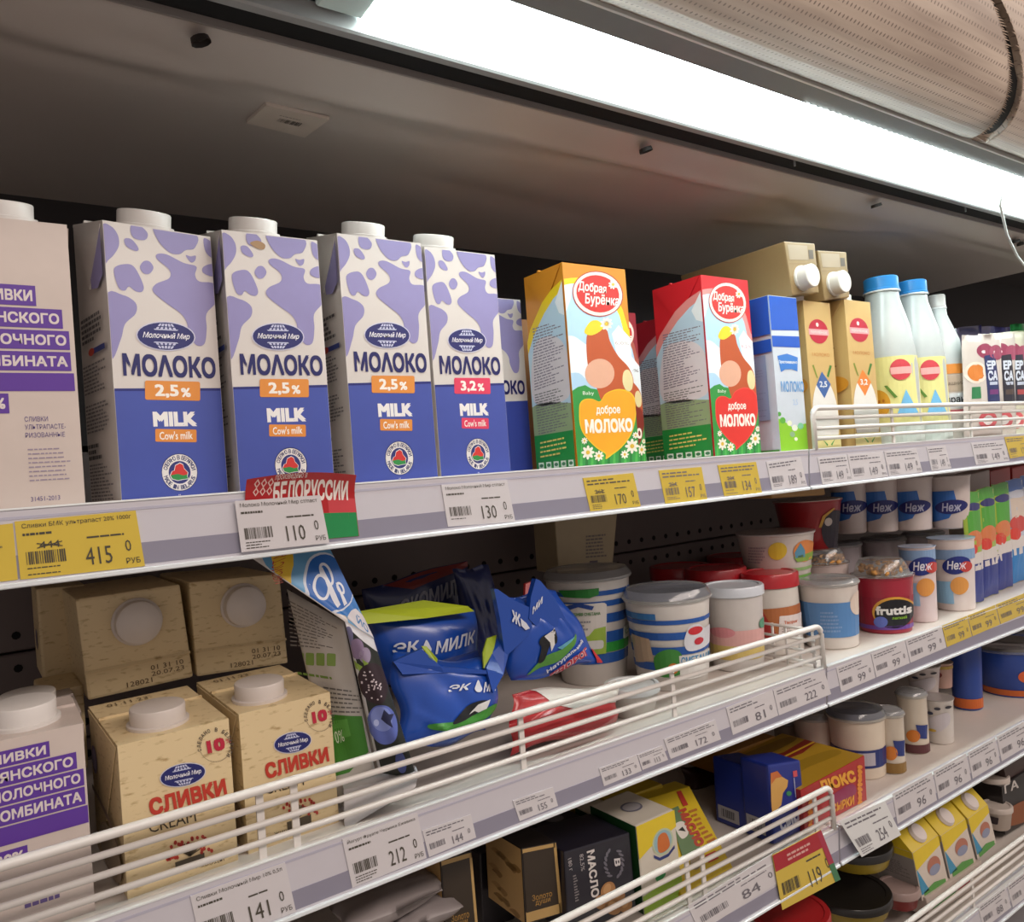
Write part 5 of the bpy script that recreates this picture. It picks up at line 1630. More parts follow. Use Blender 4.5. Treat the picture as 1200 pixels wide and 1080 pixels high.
flap(t, 'pouch_ear', [(579, 690, 0.042), (583, 690, 0.042), (600, 702, 0.042), (622, 712, 0.042), (624, 740, 0.042), (592, 770, 0.042), (586, 725, 0.042)], blm, 0.008)
flap(t, 'pouch_ear', [(628, 678, 0.041), (633, 680, 0.041), (650, 700, 0.041), (668, 735, 0.041), (640, 745, 0.041), (620, 725, 0.041), (622, 700, 0.041)], blm, 0.008)
flap(t, 'red_lining', [(616, 684, 0.080), (627, 680, 0.080), (622, 712, 0.070), (615, 708, 0.070)], M('9a1f22', 0.4), 0.004)
pr = Print(t, lambda u, v, off: P(0, 0, 0.03))
lo = t.location
def flat_px(Y, px_fn=None):
    def f(u, v, off):
        return P(u, v, Y-off)-lo
    return f
pr = Print(t, lambda u, v, off: P(u*1200, v*1080, 0.0405-off)-lo)
pr.H = lambda x, y: (x/1200, y/1080)
pr.text('lettering', 'Ж', (600, 714), None, 'cdd2de', 3, bold=0.03, BL=(600, 728), TR=(610, 720))
pr.poly('lettering', [(610, 724), (617, 730), (621, 736), (616, 738), (611, 733)], 'cdd2de', 3, clip=False)
pr.text('lettering', 'МИ', (624, 712), None, 'cdd2de', 3, bold=0.03, shear=0.1, BL=(624, 720), TR=(636, 698))
pr.build()
# red/white pouch lying under it
t, f = bag('curd_pouch', 'red and white pouch lying under the blue eared pouch behind the fence', 'pouch', None,
           [P(598, 884, 0.030), P(722, 848, 0.030), P(722, 800, 0.05), P(600, 812, 0.05)], 0.022, 'b0262a', seed=17, amp=0.003, edge=0.003)
qd = [(600, 812), (722, 800), (722, 848), (598, 884)]
pr = Print(t, f, qd, nu=18, nv=14, off=0.0010)
pr.poly('white_panel', [(600, 800), (722, 790), (730, 822), (700, 826), (670, 832), (645, 826), (630, 812)], 'c9c6be', 1)
pr.build()

# ---- cups
def bands(cols):
    def g(pr):
        for y0, y1, c in cols:
            pr.rect('stripes', -500, y0, 2500, y1, c, 1, clip=False)
    return g
def full(pr, part, y0, y1, col, lay=1, x0=None, x1=None):
    """band across the whole visible wall between photo rows y0,y1 measured at the centre line"""
    a = pr.H(pr.cx, y0)[1]; b = pr.H(pr.cx, y1)[1]
    a, b = max(0.001, min(0.999, a)), max(0.001, min(0.999, b))
    ua = 0.0 if x0 is None else pr.H(x0, (y0+y1)/2)[0]
    ub = 1.0 if x1 is None else pr.H(x1, (y0+y1)/2)[0]
    pr.add(part, [(ua, a), (ub, a), (ub, b), (ua, b)], [(0, 3, 2, 1)], col, lay)
def D(cx, fn):
    def g(pr):
        pr.cx = cx
        fn(pr)
    return g
def d_cup1(pr):
    for y0, y1 in ((683, 690), (698, 706), (716, 728), (739, 752), (764, 775)):
        full(pr, 'blue_stripes', y0, y1, '2458a8', 1)
    full(pr, 'green_stripe', 752, 763, '2f9a3c', 2)
    pr.poly('green_cap_print', [(655, 680), (700, 678), (700, 688), (690, 692), (662, 690)], '2f8a3a', 3)
    rrect(pr, 'label_panel', 655, 700, 709, 764, 'dcd8d2', 4, 5)
    pr.poly('label_panel', [(668, 748), (690, 742), (696, 734), (708, 732), (709, 764), (672, 764)], '9fc04a', 5)
    rrect(pr, 'label_panel', 682, 748, 706, 758, 'dfe0dc', 6, 3)
    pr.poly('logo', [(662, 704), (678, 698), (695, 704), (693, 709), (678, 704), (664, 710)], '2b4a94', 6)
    pr.text('lettering', 'ДОМАШНЯЯ СМЕТАНА', (662, 712), (702, 717), '3f8a3c', 6, bold=0.02)
    pr.micro('lettering', (668, 722), (695, 722), (695, 736), (668, 736), 3, '9a9aa0', fill=1, layer=6)
    rrect(pr, 'label_panel', 728, 737, 740, 752, 'dfe4dc', 5, 2)
    pr.text('lettering', 'СМ', (730, 741), (738, 747), '3f9a4a', 6)
t, zt = cup('sour_cream_cup', 'tall blue and white striped sour cream cup with a clear lid and green label', None, 692, 665, 796, 98, 76, ZB, 'd6d2cc', 'clear', D(692, d_cup1), Y=0.165, lidh=0.010)
def d_cup2(pr):
    for y0, y1 in ((717, 724), (736, 747), (757, 768), (778, 788)):
        full(pr, 'blue_stripes', y0, y1, '2458a8', 1)
    full(pr, 'blue_stripes', 706, 716, '3a7ab8', 1, None, 768)
    pr.poly('label_panel', [(742, 742), (762, 745), (768, 775), (748, 782)], 'c3ab90', 3)
    pr.poly('green_bush', [(768, 772), (780, 760), (796, 764), (800, 790), (775, 795)], '3f8a3a', 3, smooth=True)
    pr.ell('orange_figure', 789, 785, 6, 7, 'd0762c', 4)
    # plain patch where the package shows its mascot
    pr.poly('round_picture', [(802, 738), (806, 728), (816, 727), (822, 735), (830, 735), (833, 752), (826, 762), (806, 764), (800, 752)], 'd9dce4', 4, smooth=True)
    pr.ell('round_picture', 812, 736, 8, 6, 'c8333c', 5)
    pr.ell('round_picture', 816, 752, 5, 5, 'c43040', 6)
    pr.text('lettering', 'СМЕТАНА', (797, 771), (830, 781), '3f8fc4', 5, bold=0.02)
    pr.rect('label_panel', 795, 769, 834, 800, 'd9d8d4', 4)
cup('sour_cream_cup', 'blue and white striped sour cream cup with a clear lid, second one', None, 785, 687, 812, 98, 80, ZB, 'd6d2cc', 'clear', D(785, d_cup2), Y=0.06, lidh=0.012, content='8d93a6')
def d_cup3(pr):
    full(pr, 'pink_print', 742, 765, 'd9a8a4', 1)
    pr.ell('pink_print', 848, 745, 14, 8, 'd48a90', 2)
    full(pr, 'yellow_print', 765, 785, 'cfb86a', 1)
    pr.ell('green_leaf', 893, 735, 5, 8, '5a9a7a', 3)
cup('curd_cup', 'translucent white cup with a pale lid and pink print', None, 863, 684, 800, 66, 58, ZB, 'cbc6c2', 'solid', D(863, d_cup3), Y=0.062, lidcol='cfd6de', lidh=0.010)
def d_jar(pr):
    pr.poly('red_print', [(893, 703), (935, 700), (935, 745), (905, 750)], 'b06a3c', 2)
    pr.poly('red_print', [(893, 703), (900, 720), (912, 748), (900, 750), (893, 740)], 'a8302c', 3)
    rrect(pr, 'paper_label', 912, 714, 936, 748, 'e0d6d2', 4, 1)
    pr.text('lettering', 'Творог', (917, 722), (932, 728), 'd2704a', 5, bold=0.02)
    pr.micro('lettering', (915, 732), (933, 732), (933, 744), (915, 744), 3, 'a89a94', fill=1, layer=5)
cup('curd_jar', 'white jar with a red screw lid behind the fence end', None, 905, 669, 775, 62, 66, ZB, 'd3cec6', 'solid', D(905, d_jar), Y=0.082, cat='jar', lidcol='b01c26', lidh=0.018)
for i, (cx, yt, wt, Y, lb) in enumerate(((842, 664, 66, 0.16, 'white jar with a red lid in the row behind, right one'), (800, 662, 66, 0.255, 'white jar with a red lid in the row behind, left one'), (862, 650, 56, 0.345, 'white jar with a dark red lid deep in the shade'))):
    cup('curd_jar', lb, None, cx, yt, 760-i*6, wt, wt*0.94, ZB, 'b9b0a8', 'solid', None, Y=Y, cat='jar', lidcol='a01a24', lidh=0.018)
def d_sun(pr):
    pr.ell('sun_print', 911, 645, 10, 14, 'e0c23a', 1)
    pr.micro('small_print', (880, 638), (900, 638), (900, 665), (880, 665), 6, 'a59aa0', fill=1)
    pr.ell('round_picture', 940, 648, 12, 17, 'd9884a', 2)
    pr.poly('round_picture', [(929, 650), (935, 635), (940, 648), (940, 658), (930, 658)], '5a93b0', 3)
    pr.poly('round_picture', [(928, 656), (950, 652), (950, 664), (932, 664)], '86a84a', 3)
    full(pr, 'green_stripe', 672, 676, '8cb070', 2)
    full(pr, 'green_stripe', 682, 690, '6ea84a', 2)
cup('sour_cream_cup', 'white cup with a yellow sun and round picture under a flat pale lid', None, 911, 619, 702, 86, 66, 1.262, 'd3cac2', 'foil', D(911, d_sun), Y=0.105, lidcol='bdb4b2')
def d_red(pr):
    pr.ell('dark_picture', 975, 620, 14, 22, '2a2430', 1)
    pr.poly('gold_line', [(958, 618), (962, 604), (974, 594), (975, 596), (965, 606), (961, 618)], 'c9973c', 2)
    pr.ell('white_mark', 968, 612, 4, 5, 'c8bcb4', 3)
cup('yogurt_cup', 'red cup with a wide rim under the top shelf edge', None, 948, 582, 642, 74, 56, 1.316, '9a1a20', 'foil', D(948, d_red), Y=0.13, lidcol='b9a49a')
t, fm, lm, tm, g = prism('paper_pack', 'tan pack lying on the red cup under the shelf edge', 'pack', None, [(902, 571), (965, 562), (968, 580), (905, 584)], 0.125, None, 0.06, M('a07a44', 0.5), 0.004)
def d_blue(pr):
    full(pr, 'blue_panel', 699, 737, '5684b8', 1)
    pr.ell('round_picture', 1003, 702, 10, 14, 'd5c4b6', 2)
    pr.micro('small_print', (962, 708), (985, 708), (985, 732), (962, 732), 6, '7f9cc4', fill=1)
cup('yogurt_cup', 'white cup with a blue panel and clear lid left of the red berry cup', None, 972, 676, 748, 66, 58, ZB, 'd0c8c0', 'clear', D(972, d_blue), Y=0.030, lidh=0.006)
def d_fr(pr):
    full(pr, 'red_side', 684, 726, '8e1f34', 1)
    full(pr, 'purple_base', 722, 727, '6a3f96', 3)
    pr.ell('gold_ring', 1045, 704, 22, 21, 'd29a3a', 2)
    pr.ell('black_oval', 1046, 706, 20.5, 19.5, '14141a', 3)
    pr.text('lettering', 'fruttis', (1026, 696), (1063, 708), 'e2e0dc', 5, bold=0.035)
    pr.text('lettering', 'легкий', (1043, 710), (1058, 714), '8fbf3a', 5, bold=0.02)
    pr.ell('blueberry', 1032, 717, 7, 7, '5a6ab8', 5)
cup('yogurt_cup', 'dark red berry yogurt cup with a clear dome full of cereal', None, 1035, 654, 731, 66, 56, ZB, '9c2236', 'dome', D(1035, d_fr), Y=0.018, lidh=0.028)
def cereal(cx, cy, w, h, Y, parent_label, sd):
    rnd = random.Random(sd)
    bm = bmesh.new()
    c = P(cx, cy, Y)
    sc = (c-CAM).dot(Fw)/FPX
    for k in range(46):
        a, r = rnd.uniform(0, 6.28), rnd.uniform(0, 1)**0.5
        mat4 = Matrix.Translation(Vector((c.x+math.cos(a)*r*w*sc/2, c.y+math.sin(a)*r*w*sc/2, c.z+rnd.uniform(-0.5, 0.5)*h*sc*(1.1-r)))) @ Matrix.Rotation(rnd.uniform(0, 6), 4, 'X') @ Matrix.Rotation(rnd.uniform(0, 6), 4, 'Z') @ Matrix.Diagonal((1, 0.8, 0.45, 1))
        bmesh.ops.create_icosphere(bm, subdivisions=1, radius=0.0065*rnd.uniform(0.7, 1.2), matrix=mat4)
    o = from_bm('cereal', bm, M('c8914a', 0.6, nz=0.25, scale=120), None, True)
    o['kind'] = 'stuff'
    tag_(o, parent_label, 'cereal')
cereal(1035, 668, 46, 16, 0.058, 'golden cereal under the dome of the dark red berry cup', 2)
cup('yogurt_cup', 'cup with a cereal dome standing behind the blue panelled cup', None, 967, 642, 700, 52, 46, ZB, 'b9a9a4', 'dome', None, Y=0.115, lidh=0.026)
cereal(967, 657, 38, 12, 0.148, 'golden cereal under the dome behind the blue panelled cup', 4)
def d_tender(cx):
    def g(pr):
        full(pr, 'blue_panel', 640, 652, '7f9cc0', 1)
        pr.ell('logo', cx+3, 658, 14, 10, '22307c', 3, -12)
        pr.text('logo', 'Неж', (cx-7, 653), (cx+13, 663), 'e2e2ea', 4, bold=0.02, shear=0.2)
        pr.ell('fruit_picture', cx+6, 680, 9, 9, 'd8954a', 3)
        pr.ell('fruit_picture', cx+12, 660, 6, 6, 'b8403a', 5)
        full(pr, 'light_blue', 676, 698, '8cb8d8', 1, None, cx)
    return g
cup('yogurt_cup', 'pink and blue fruit yogurt cup right beside the berry cup', None, 1077, 636, 712, 38, 32, ZB, 'd6c6c6', 'foil', D(1077, d_tender(1077)), Y=0.026, lidcol='a9b4c8')
cup('yogurt_cup', 'fruit yogurt cup with a navy oval logo next to the lime pouches', None, 1117, 626, 704, 48, 40, ZB, 'd8ccc8', 'foil', D(1117, d_tender(1117)), Y=0.020, lidcol='a9bcd4')
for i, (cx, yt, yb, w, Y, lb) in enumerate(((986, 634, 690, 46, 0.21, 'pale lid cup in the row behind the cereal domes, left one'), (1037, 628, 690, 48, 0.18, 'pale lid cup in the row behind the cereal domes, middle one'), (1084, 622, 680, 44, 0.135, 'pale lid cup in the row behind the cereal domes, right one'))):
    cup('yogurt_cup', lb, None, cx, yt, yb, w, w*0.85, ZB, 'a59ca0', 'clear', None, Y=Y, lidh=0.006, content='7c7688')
def d_up(cx, fruit=True):
    def g(pr):
        pr.poly('blue_panel', [(cx-20, 577), (cx+4, 576), (cx+8, 596), (cx, 612), (cx-20, 618)], '2f68b4', 1)
        pr.ell('logo', cx+2, 598, 16, 9, '1c2468', 3, -5)
        pr.text('logo', 'Неж', (cx-8, 593), (cx+12, 604), 'b4b6cc', 4, bold=0.02, shear=0.2)
    return g
prev = []
for i, (cx, lb, Y) in enumerate(((996, 'blue and white cup stacked in the upper row, leftmost in deep shade', 0.17), (1032, 'blue and white cup stacked in the upper row, second in shade', 0.13), (1070, 'blue and white cup stacked in the upper row, third', 0.085), (1113, 'blue and white cup stacked in the upper row, beside the lime pouches', 0.045))):
    cup('yogurt_cup', lb, None, cx, 560-i*2, 628-i*1.5, 40+i*2, 32+i*2, None, 'c9bdb8', 'foil', D(cx, d_up(cx)), Y=Y, lidcol='a89c98')
# lime and fruit pouches
for i in range(5):
    x0 = 1127+i*17
    Q = [(x0, 578-i*5), (x0+20, 574-i*5), (x0+24, 676-i*7.5), (x0+6, 686-i*7.5)]
    lb = ('lime green fruit pouch right of the stacked cups, first', 'lime green fruit pouch, second', 'lime green fruit pouch, third', 'blue and white fruit pouch, fourth in the row', 'blue and white fruit pouch at the right edge')[i]
    yq = 0.052+0.012*i
    cs = [P(*Q[3], yq), P(*Q[2], yq), P(*Q[1], yq+0.004), P(*Q[0], yq+0.004)]
    cs[0].z = cs[1].z = ZB+0.001
    t, f = bag('fruit_pouch', lb+' on the second shelf', 'pouch', 'small fruit pouches standing in a row', cs, 0.006, '9ab53a' if i < 3 else 'b9c4d4', seed=60+i, nu=8, nv=12, amp=0.001, edge=0.001)
    pr = Print(t, f, [Q[0], Q[1], proj(cs[1]), proj(cs[0])], nu=8, nv=12)
    pr.rect('top_print', x0, 570-i*5, x0+22, 588-i*5, '4f9a3a' if i < 3 else '4a6eb4', 1)
    pr.ell('logo', x0+12, 595-i*5, 9, 5, '2c2f6a' if i < 3 else 'c8ccd8', 2, -10)
    pr.rect('top_print', x0+4, 602-i*5.5, x0+22, 625-i*5.5, '4fa038' if i < 3 else 'd0c2b4', 1)
    pr.ell('fruit_picture', x0+13, 634-i*6, 9, 10, 'd07a48' if i < 3 else 'c44a44', 2)
    pr.ell('fruit_picture', x0+9, 646-i*6, 6, 7, 'd04034', 3)
    pr.rect('white_base', x0-3, 655-i*6.6, x0+24, 668-i*6.6, 'd2ccc8', 2)
    pr.rect('navy_base', x0-3, 668-i*6.6, x0+30, 740-i*7, '2a3680' if i < 3 else '2f78b8', 2)
    pr.build()
# darker pouches behind + red box
for i, (x0, c, lb) in enumerate(((1136, 'b9ada8', 'pale pouch behind the lime pouches'), (1160, 'a8342f', 'red pack behind the pouches under the shelf edge'), (1186, 'a02a28', 'red pack at the right edge behind the pouches'))):
    t, fm, lm, tm, g = prism('fruit_pack', lb, 'pack', None, [(x0, 556-i*4), (x0+24, 550-i*4), (x0+26, 640), (x0+3, 640)], 0.17, None, 0.05, M(c, 0.4), 0.003)
# white carton in the back under shelf A
t, fm, lm, tm, g = prism('paper_carton', 'cream-coloured carton with small print standing at the back under the top shelf', 'carton', None, [(650, 604), (724, 596), (718, 668), (655, 672)], 0.30, None, 0.06, M('a89878', 0.5), 0.003)
pr = Print(t, fm)
pr.micro('small_print', (0.48, 0.62), (0.92, 0.62), (0.92, 0.22), (0.48, 0.22), 7, '6f645c', fill=1)
pr.rect('date_stamp', 0.55, 0.18, 0.70, 0.08, '4a4048', 2)
pr.build()
# loose white tub
cup('white_tub', 'plain white shallow tub behind the fence beside the red and white pouch', None, 741, 800, 838, 62, 50, ZB, 'c9c4bc', 'solid', None, Y=0.028, cat='tub', lidcol='d2d6d6', lidh=0.005)

# ================================================================== THIRD SHELF
gold_m = m_kraft('b58f55', '5c4428', 30, 2)
def two_face(name, label, front, side_w, Y, depth, mf, group=None):
    pass
# grey packs lower left
for i, (Q, lb) in enumerate((([(384, 1052), (497, 1003), (522, 1042), (404, 1092)], 'crumpled grey pack lying lowest at the bottom edge'), ([(440, 1050), (522, 1020), (540, 1062), (455, 1100)], 'crumpled grey pack lying over the other at the bottom edge'))):
    t, f = pxbag('paper_pack', lb, 'pack', None, Q, 0.03+0.0*i, 0.02, '8d8584', Yt=0.14, seed=70+i, amp=0.004, edge=0.003, rough=0.5, coat=0.1)
def gold_box(lb, TL, TR, BR, BL, Y, depth):
    t, fm, lm, tm, g = prism('butter_box', lb, 'box', None, [TL, TR, BR, BL], Y, None, depth, M('221c1b', 0.4, coat=0.2), 0.0012)
    pr = Print(t, fm)
    pr.rect('gold_border', 0.02, 0.99, 0.98, 0.93, 'b3935c', 1)
    pr.rect('gold_border', 0.90, 0.99, 0.98, 0.02, 'b3935c', 1)
    pr.rect('gold_border', 0.02, 0.16, 0.98, 0.02, 'b3935c', 1)
    pr.rect('dark_panel', 0.03, 0.94, 0.90, 0.15, '33291f', 2)
    pr.text('lettering', 'Золото', (0.20, 0.36), (0.74, 0.28), 'a8803c', 3, bold=0.01)
    pr.text('lettering', 'души', (0.28, 0.27), (0.68, 0.20), 'a8803c', 3, bold=0.01)
    pr.build()
    ps = Print(t, lm)
    ps.rect('gold_side', 0.01, 0.99, 0.99, 0.01, 'c29d66', 1)
    rnd = random.Random(4)
    for k in range(14):
        x, y = rnd.uniform(0.15, 0.85), rnd.uniform(0.05, 0.8)
        ps.poly('marble_picture', [(x-0.15, y), (x, y+0.05), (x+0.14, y+0.01), (x+0.06, y-0.05), (x-0.05, y-0.02)], rnd.choice(('a07c4a', '94703e', 'b08a54')), 2, smooth=True)
    ps.build()
gold_box('dark butter box with a gold border and gold marbled side, left one', (516, 1008), (553, 997), (562, 1100), (523, 1112), 0.05, 0.07)
gold_box('dark butter box with a gold border and gold marbled side, right one', (611, 994), (652, 986), (660, 1070), (616, 1083), 0.045, 0.075)
# navy butter box
NQ = [(661, 998), (738, 975), (746, 1066), (666, 1096)]
t, fm, lm, tm, g = prism('butter_box', 'navy butter box reading МАСЛО in upright white letters', 'box', None, NQ, 0.035, None, 0.075, M('1b1a27', 0.35, coat=0.3), 0.002)
pr = Print(t, fm, NQ)
pr.text('lettering', 'МАСЛО', (696, 994), None, 'd6d0cc', 3, bold=0.03, TR=(702, 1048), BL=(687, 997))
pr.text('lettering', '82,5%', (683, 999), None, 'b4aeae', 3, bold=0.01, TR=(685, 1018), BL=(678, 1001))
pr.text('lettering', '180 г', (669, 1004), None, 'b4aeae', 3, TR=(671, 1018), BL=(665, 1006))
pr.micro('small_print', (671, 1024), (676, 1022), (679, 1054), (674, 1056), 10, '8d8888', fill=1)
for sg in (-1, 1):
    for k in range(7):
        a = math.radians(90+sg*(30+k*19))
        pr.ell('wreath', 719+10*math.cos(a), 1010+17*math.sin(a), 3.4, 1.5, '6a6872', 3, rot=math.degrees(a)+60, n=8)
pr.text('wreath', 'В', (726, 1004), None, 'cfcaca', 4, bold=0.03, TR=(727, 1013), BL=(719, 1005))
for x, y, rx, ry in ((712, 1042, 8, 11), (705, 1056, 9, 9), (724, 1048, 8, 8), (718, 1062, 10, 9), (733, 1060, 7, 9)):
    pr.ell('nut_picture', x, y, rx, ry, 'a5774a', 3, 25)
    pr.ell('nut_picture', x-1, y-2, rx*0.5, ry*0.6, 'bd9060', 4, 25)
pr.build()
# green-white-yellow packs
def wpack(lb, Q, Y, depth):
    t, fm, lm, tm, g = prism('butter_pack', lb, 'pack', None, Q, Y, None, depth, M('cfc9bc', 0.4, coat=0.2), 0.003)
    pr = Print(t, fm)
    pr.poly('yellow_print', [(0, 1), (1, 1), (1, 0.80), (0.6, 0.74), (0.3, 0.70), (0.0, 0.62)], 'd9c02e', 1)
    pr.ell('round_picture', 0.62, 0.70, 0.27, 0.15, 'b9c4a4', 2)
    pr.ell('round_picture', 0.62, 0.70, 0.23, 0.13, '8fb0b8', 3)
    pr.poly('round_picture', [(0.48, 0.62), (0.5, 0.76), (0.62, 0.80), (0.74, 0.76), (0.78, 0.62), (0.6, 0.58)], 'c8703a', 4, smooth=True)
    pr.poly('name_ribbon', [(0.36, 0.60), (0.5, 0.54), (0.72, 0.54), (0.9, 0.60), (0.9, 0.565), (0.72, 0.505), (0.5, 0.505), (0.36, 0.565)], '34407c', 4)
    pr.poly('green_print', [(0, 0.20), (0.5, 0.24), (1, 0.22), (1, 0), (0, 0)], '8fb03a', 2)
    pr.poly('green_print', [(0.35, 0.34), (0.55, 0.38), (0.6, 0.32), (0.42, 0.28)], '2f8a4a', 3, smooth=True)
    pr.build()
    ps = Print(t, lm)
    ps.rect('green_side', 0, 1, 1, 0, '1e4a26', 1)
    ps.build()
    pt = Print(t, tm)
    pt.ell('name_oval', 0.5, 0.5, 0.22, 0.16, '6a6a7c', 1)
    pt.ell('name_oval', 0.5, 0.5, 0.19, 0.12, 'a9a7ac', 2)
    pt.build()
wpack('white butter pack with yellow front, green side and animal picture, front one', [(745, 968), (790, 948), (802, 1062), (756, 1086)], 0.030, 0.085)
wpack('white butter pack with yellow front and green side, left and behind', [(708, 962), (752, 942), (760, 1050), (716, 1070)], 0.115, 0.06)
# yellow leaning box
YQ2 = [(752, 938), (808, 921), (862, 1030), (800, 1052)]
t, fm, lm, tm, g = prism('butter_box', 'yellow butter box leaning sideways with red МАСЛО lettering', 'box', None, YQ2, 0.022, None, 0.028, M('c9ae22', 0.35, coat=0.3), 0.001, Yt=0.125)
pr = Print(t, fm, YQ2)
pr.poly('picture', [(782, 950), (794, 945), (806, 970), (824, 1003), (800, 1008), (790, 975)], '5f7a54', 2)
pr.poly('picture', [(790, 968), (800, 964), (806, 978), (798, 984)], 'd4d0c8', 3, smooth=True)
pr.poly('picture', [(794, 974), (799, 970), (803, 976)], '22241f', 4)
pr.text('lettering', 'МАСЛО', (803, 947), None, 'a8402c', 4, bold=0.06, TR=(826, 992), BL=(793, 951))
pr.micro('lettering', (806, 950), (816, 947), (840, 990), (830, 994), 8, 'b06a2c', fill=1, layer=3)
pr.rect('red_mark', 792, 928, 806, 944, 'b03426', 3)
pr.poly('red_mark', [(826, 1006), (838, 1002), (842, 1012), (830, 1016)], 'b03426', 3)
pr.ell('picture', 815, 1013, 7, 9, '8d7f6a', 3)
pr.build()
for i, (Q, lb, Y) in enumerate((([(700, 932), (755, 912), (760, 934), (706, 956)], 'yellow pack lying at the back left of the others', 0.17), ([(716, 940), (776, 918), (782, 938), (722, 962)], 'yellow pack lying at the back right with a red mark', 0.145),
                                ([(672, 944), (684, 940), (688, 965), (677, 968)], 'small yellow pack standing in the dark at the back', 0.20))):
    t, fm, lm, tm, g = prism('butter_pack', lb, 'pack', None, Q, Y, None, 0.05, M('b59c22', 0.4), 0.002)
    pr = Print(t, fm)
    pr.rect('red_mark', 0.68, 0.75, 0.84, 0.35, 'a04a26', 1)
    pr.build()
for i, (Q, lb, Y) in enumerate((([(640, 975), (690, 960), (694, 1050), (646, 1066)], 'dark box standing behind the navy butter box', 0.14), ([(562, 1000), (600, 990), (604, 1080), (566, 1090)], 'dark brown box between the two gold-bordered boxes', 0.13))):
    t, fm, lm, tm, g = prism('butter_box', lb, 'box', None, Q, Y, None, 0.06, M('1f1b20', 0.4, coat=0.2), 0.002)
    pr = Print(t, tm)
    pr.ell('top_print', 0.5, 0.5, 0.2, 0.2, '77747a', 1)
    pr.build()
# dark wrapped bundles
for i, (Q, Y) in enumerate((([(800, 900), (850, 884), (854, 925), (806, 942)], 0.25),)):
    t, f = pxbag('wrapped_pack', 'dark brown wrapped pack in the shade beside the blue boxes', 'pack', None, Q, Y, 0.025, '3c1c18', seed=90+i, amp=0.006, edge=0.004)
# blue boxes
BQ2 = [(901, 893), (938, 892), (945, 968), (909, 1004)]
for i, (Q, lb, Y, dp) in enumerate((([(900, 896), (938, 890), (946, 972), (908, 1000)], 'blue box with a piece of cheese, right one of the pair', 0.030, 0.050),
                                   ([(872, 897), (903, 892), (911, 984), (879, 1000)], 'blue box, left one of the pair, with a white label', 0.075, 0.060))):
    t, fm, lm, tm, g = prism('cheese_box', lb, 'box', None, Q, Y, None, dp, M('1b2f86', 0.35, coat=0.25), 0.004)
    if i == 0:
        pr = Print(t, fm, Q)
        pr.poly('cheese_picture', [(903, 906), (912, 903), (918, 910), (925, 914), (924, 922), (919, 930), (917, 945), (911, 952), (904, 956)], 'd0a258', 2)
        pr.poly('cheese_picture', [(903, 906), (912, 903), (918, 910), (910, 912), (904, 920)], 'c06a34', 3)
        pr.ell('green_leaf', 926, 930, 3, 3, '3f8a5a', 3)
        pr.rect('red_mark', 930, 903, 935, 909, 'c8505a', 3)
        pr.rect('lettering', 931, 911, 934, 934, 'a9b0cc', 3)
        pr.text('lettering', 'сыр', (914, 966), None, 'ccd2e2', 3, bold=0.04, TR=(936, 950), BL=(918, 984))
        pr.build()
    ps = Print(t, lm)
    ps.rect('side_label', 0.10, 0.28, 0.75, 0.08, 'a9a8ac', 1)
    ps.bars('side_label', 0.2, 0.24, 0.65, 0.12, '4a4a50', 10)
    ps.build()
# red box
RQ = [(938, 926), (1013, 885), (1016, 937), (944, 978)]
t, fm, lm, tm, g = prism('curd_box', 'red and yellow box with yellow lettering behind the fence end', 'box', None, RQ, 0.022, None, 0.150, M('a82a2c', 0.35, coat=0.3), 0.001)
pr = Print(t, fm, RQ)
pr.rect('orange_border', 936, 880, 1016, 889, 'c8762a', 1) if False else None
pr.text('lettering', 'ЛЮКС', (957, 916), None, 'e0a23a', 3, bold=0.05, TR=(999, 902), BL=(962, 930))
pr.text('lettering', 'СЫРКИ', (974, 944), None, 'e0a23a', 3, bold=0.03, TR=(1000, 932), BL=(974, 955))
pr.poly('purple_oval', [(974, 934), (990, 922), (1000, 920), (1002, 930), (988, 940), (974, 944)], '8d2f54', 2, smooth=True)
for k in range(9):
    pr.ell('flower_border', 1007, 899+k*5.2-0.0, 3.6, 2.6, 'd98a30', 3, rot=k*40, n=7)
    pr.ell('flower_border', 949, 932+k*5.2, 3.2, 2.6, 'd98a30', 3, rot=k*40, n=7)
pr.build()
pt = Print(t, tm)
pt.rect('top_print', 0, 1, 1, 0, 'b08a24', 1)
pt.poly('top_print', [(0.0, 0.50), (0.3, 0.55), (0.7, 0.50), (1, 0.56), (1, 0.70), (0.6, 0.66), (0.3, 0.74), (0, 0.66)], '8a2a1c', 2)
pt.poly('top_print', [(0.1, 0.18), (0.4, 0.25), (0.9, 0.2), (0.9, 0.34), (0.4, 0.42), (0.1, 0.36)], '9a7a1c', 2, smooth=True)
pt.rect('top_print', 0, 0.60, 1, 0.57, 'dcae2c', 3)
pt.poly('top_print', [(0.1, 0.78), (0.9, 0.76), (0.9, 0.9), (0.1, 0.94)], '8d6a1a', 2, smooth=True)
pt.build()
# yellow boxes behind
t, fm, lm, tm, g = prism('curd_box', 'orange-brown box lying behind the blue boxes', 'box', None, [(850, 884), (908, 862), (912, 890), (854, 912)], 0.17, None, 0.10, M('9a6a22', 0.4), 0.002)
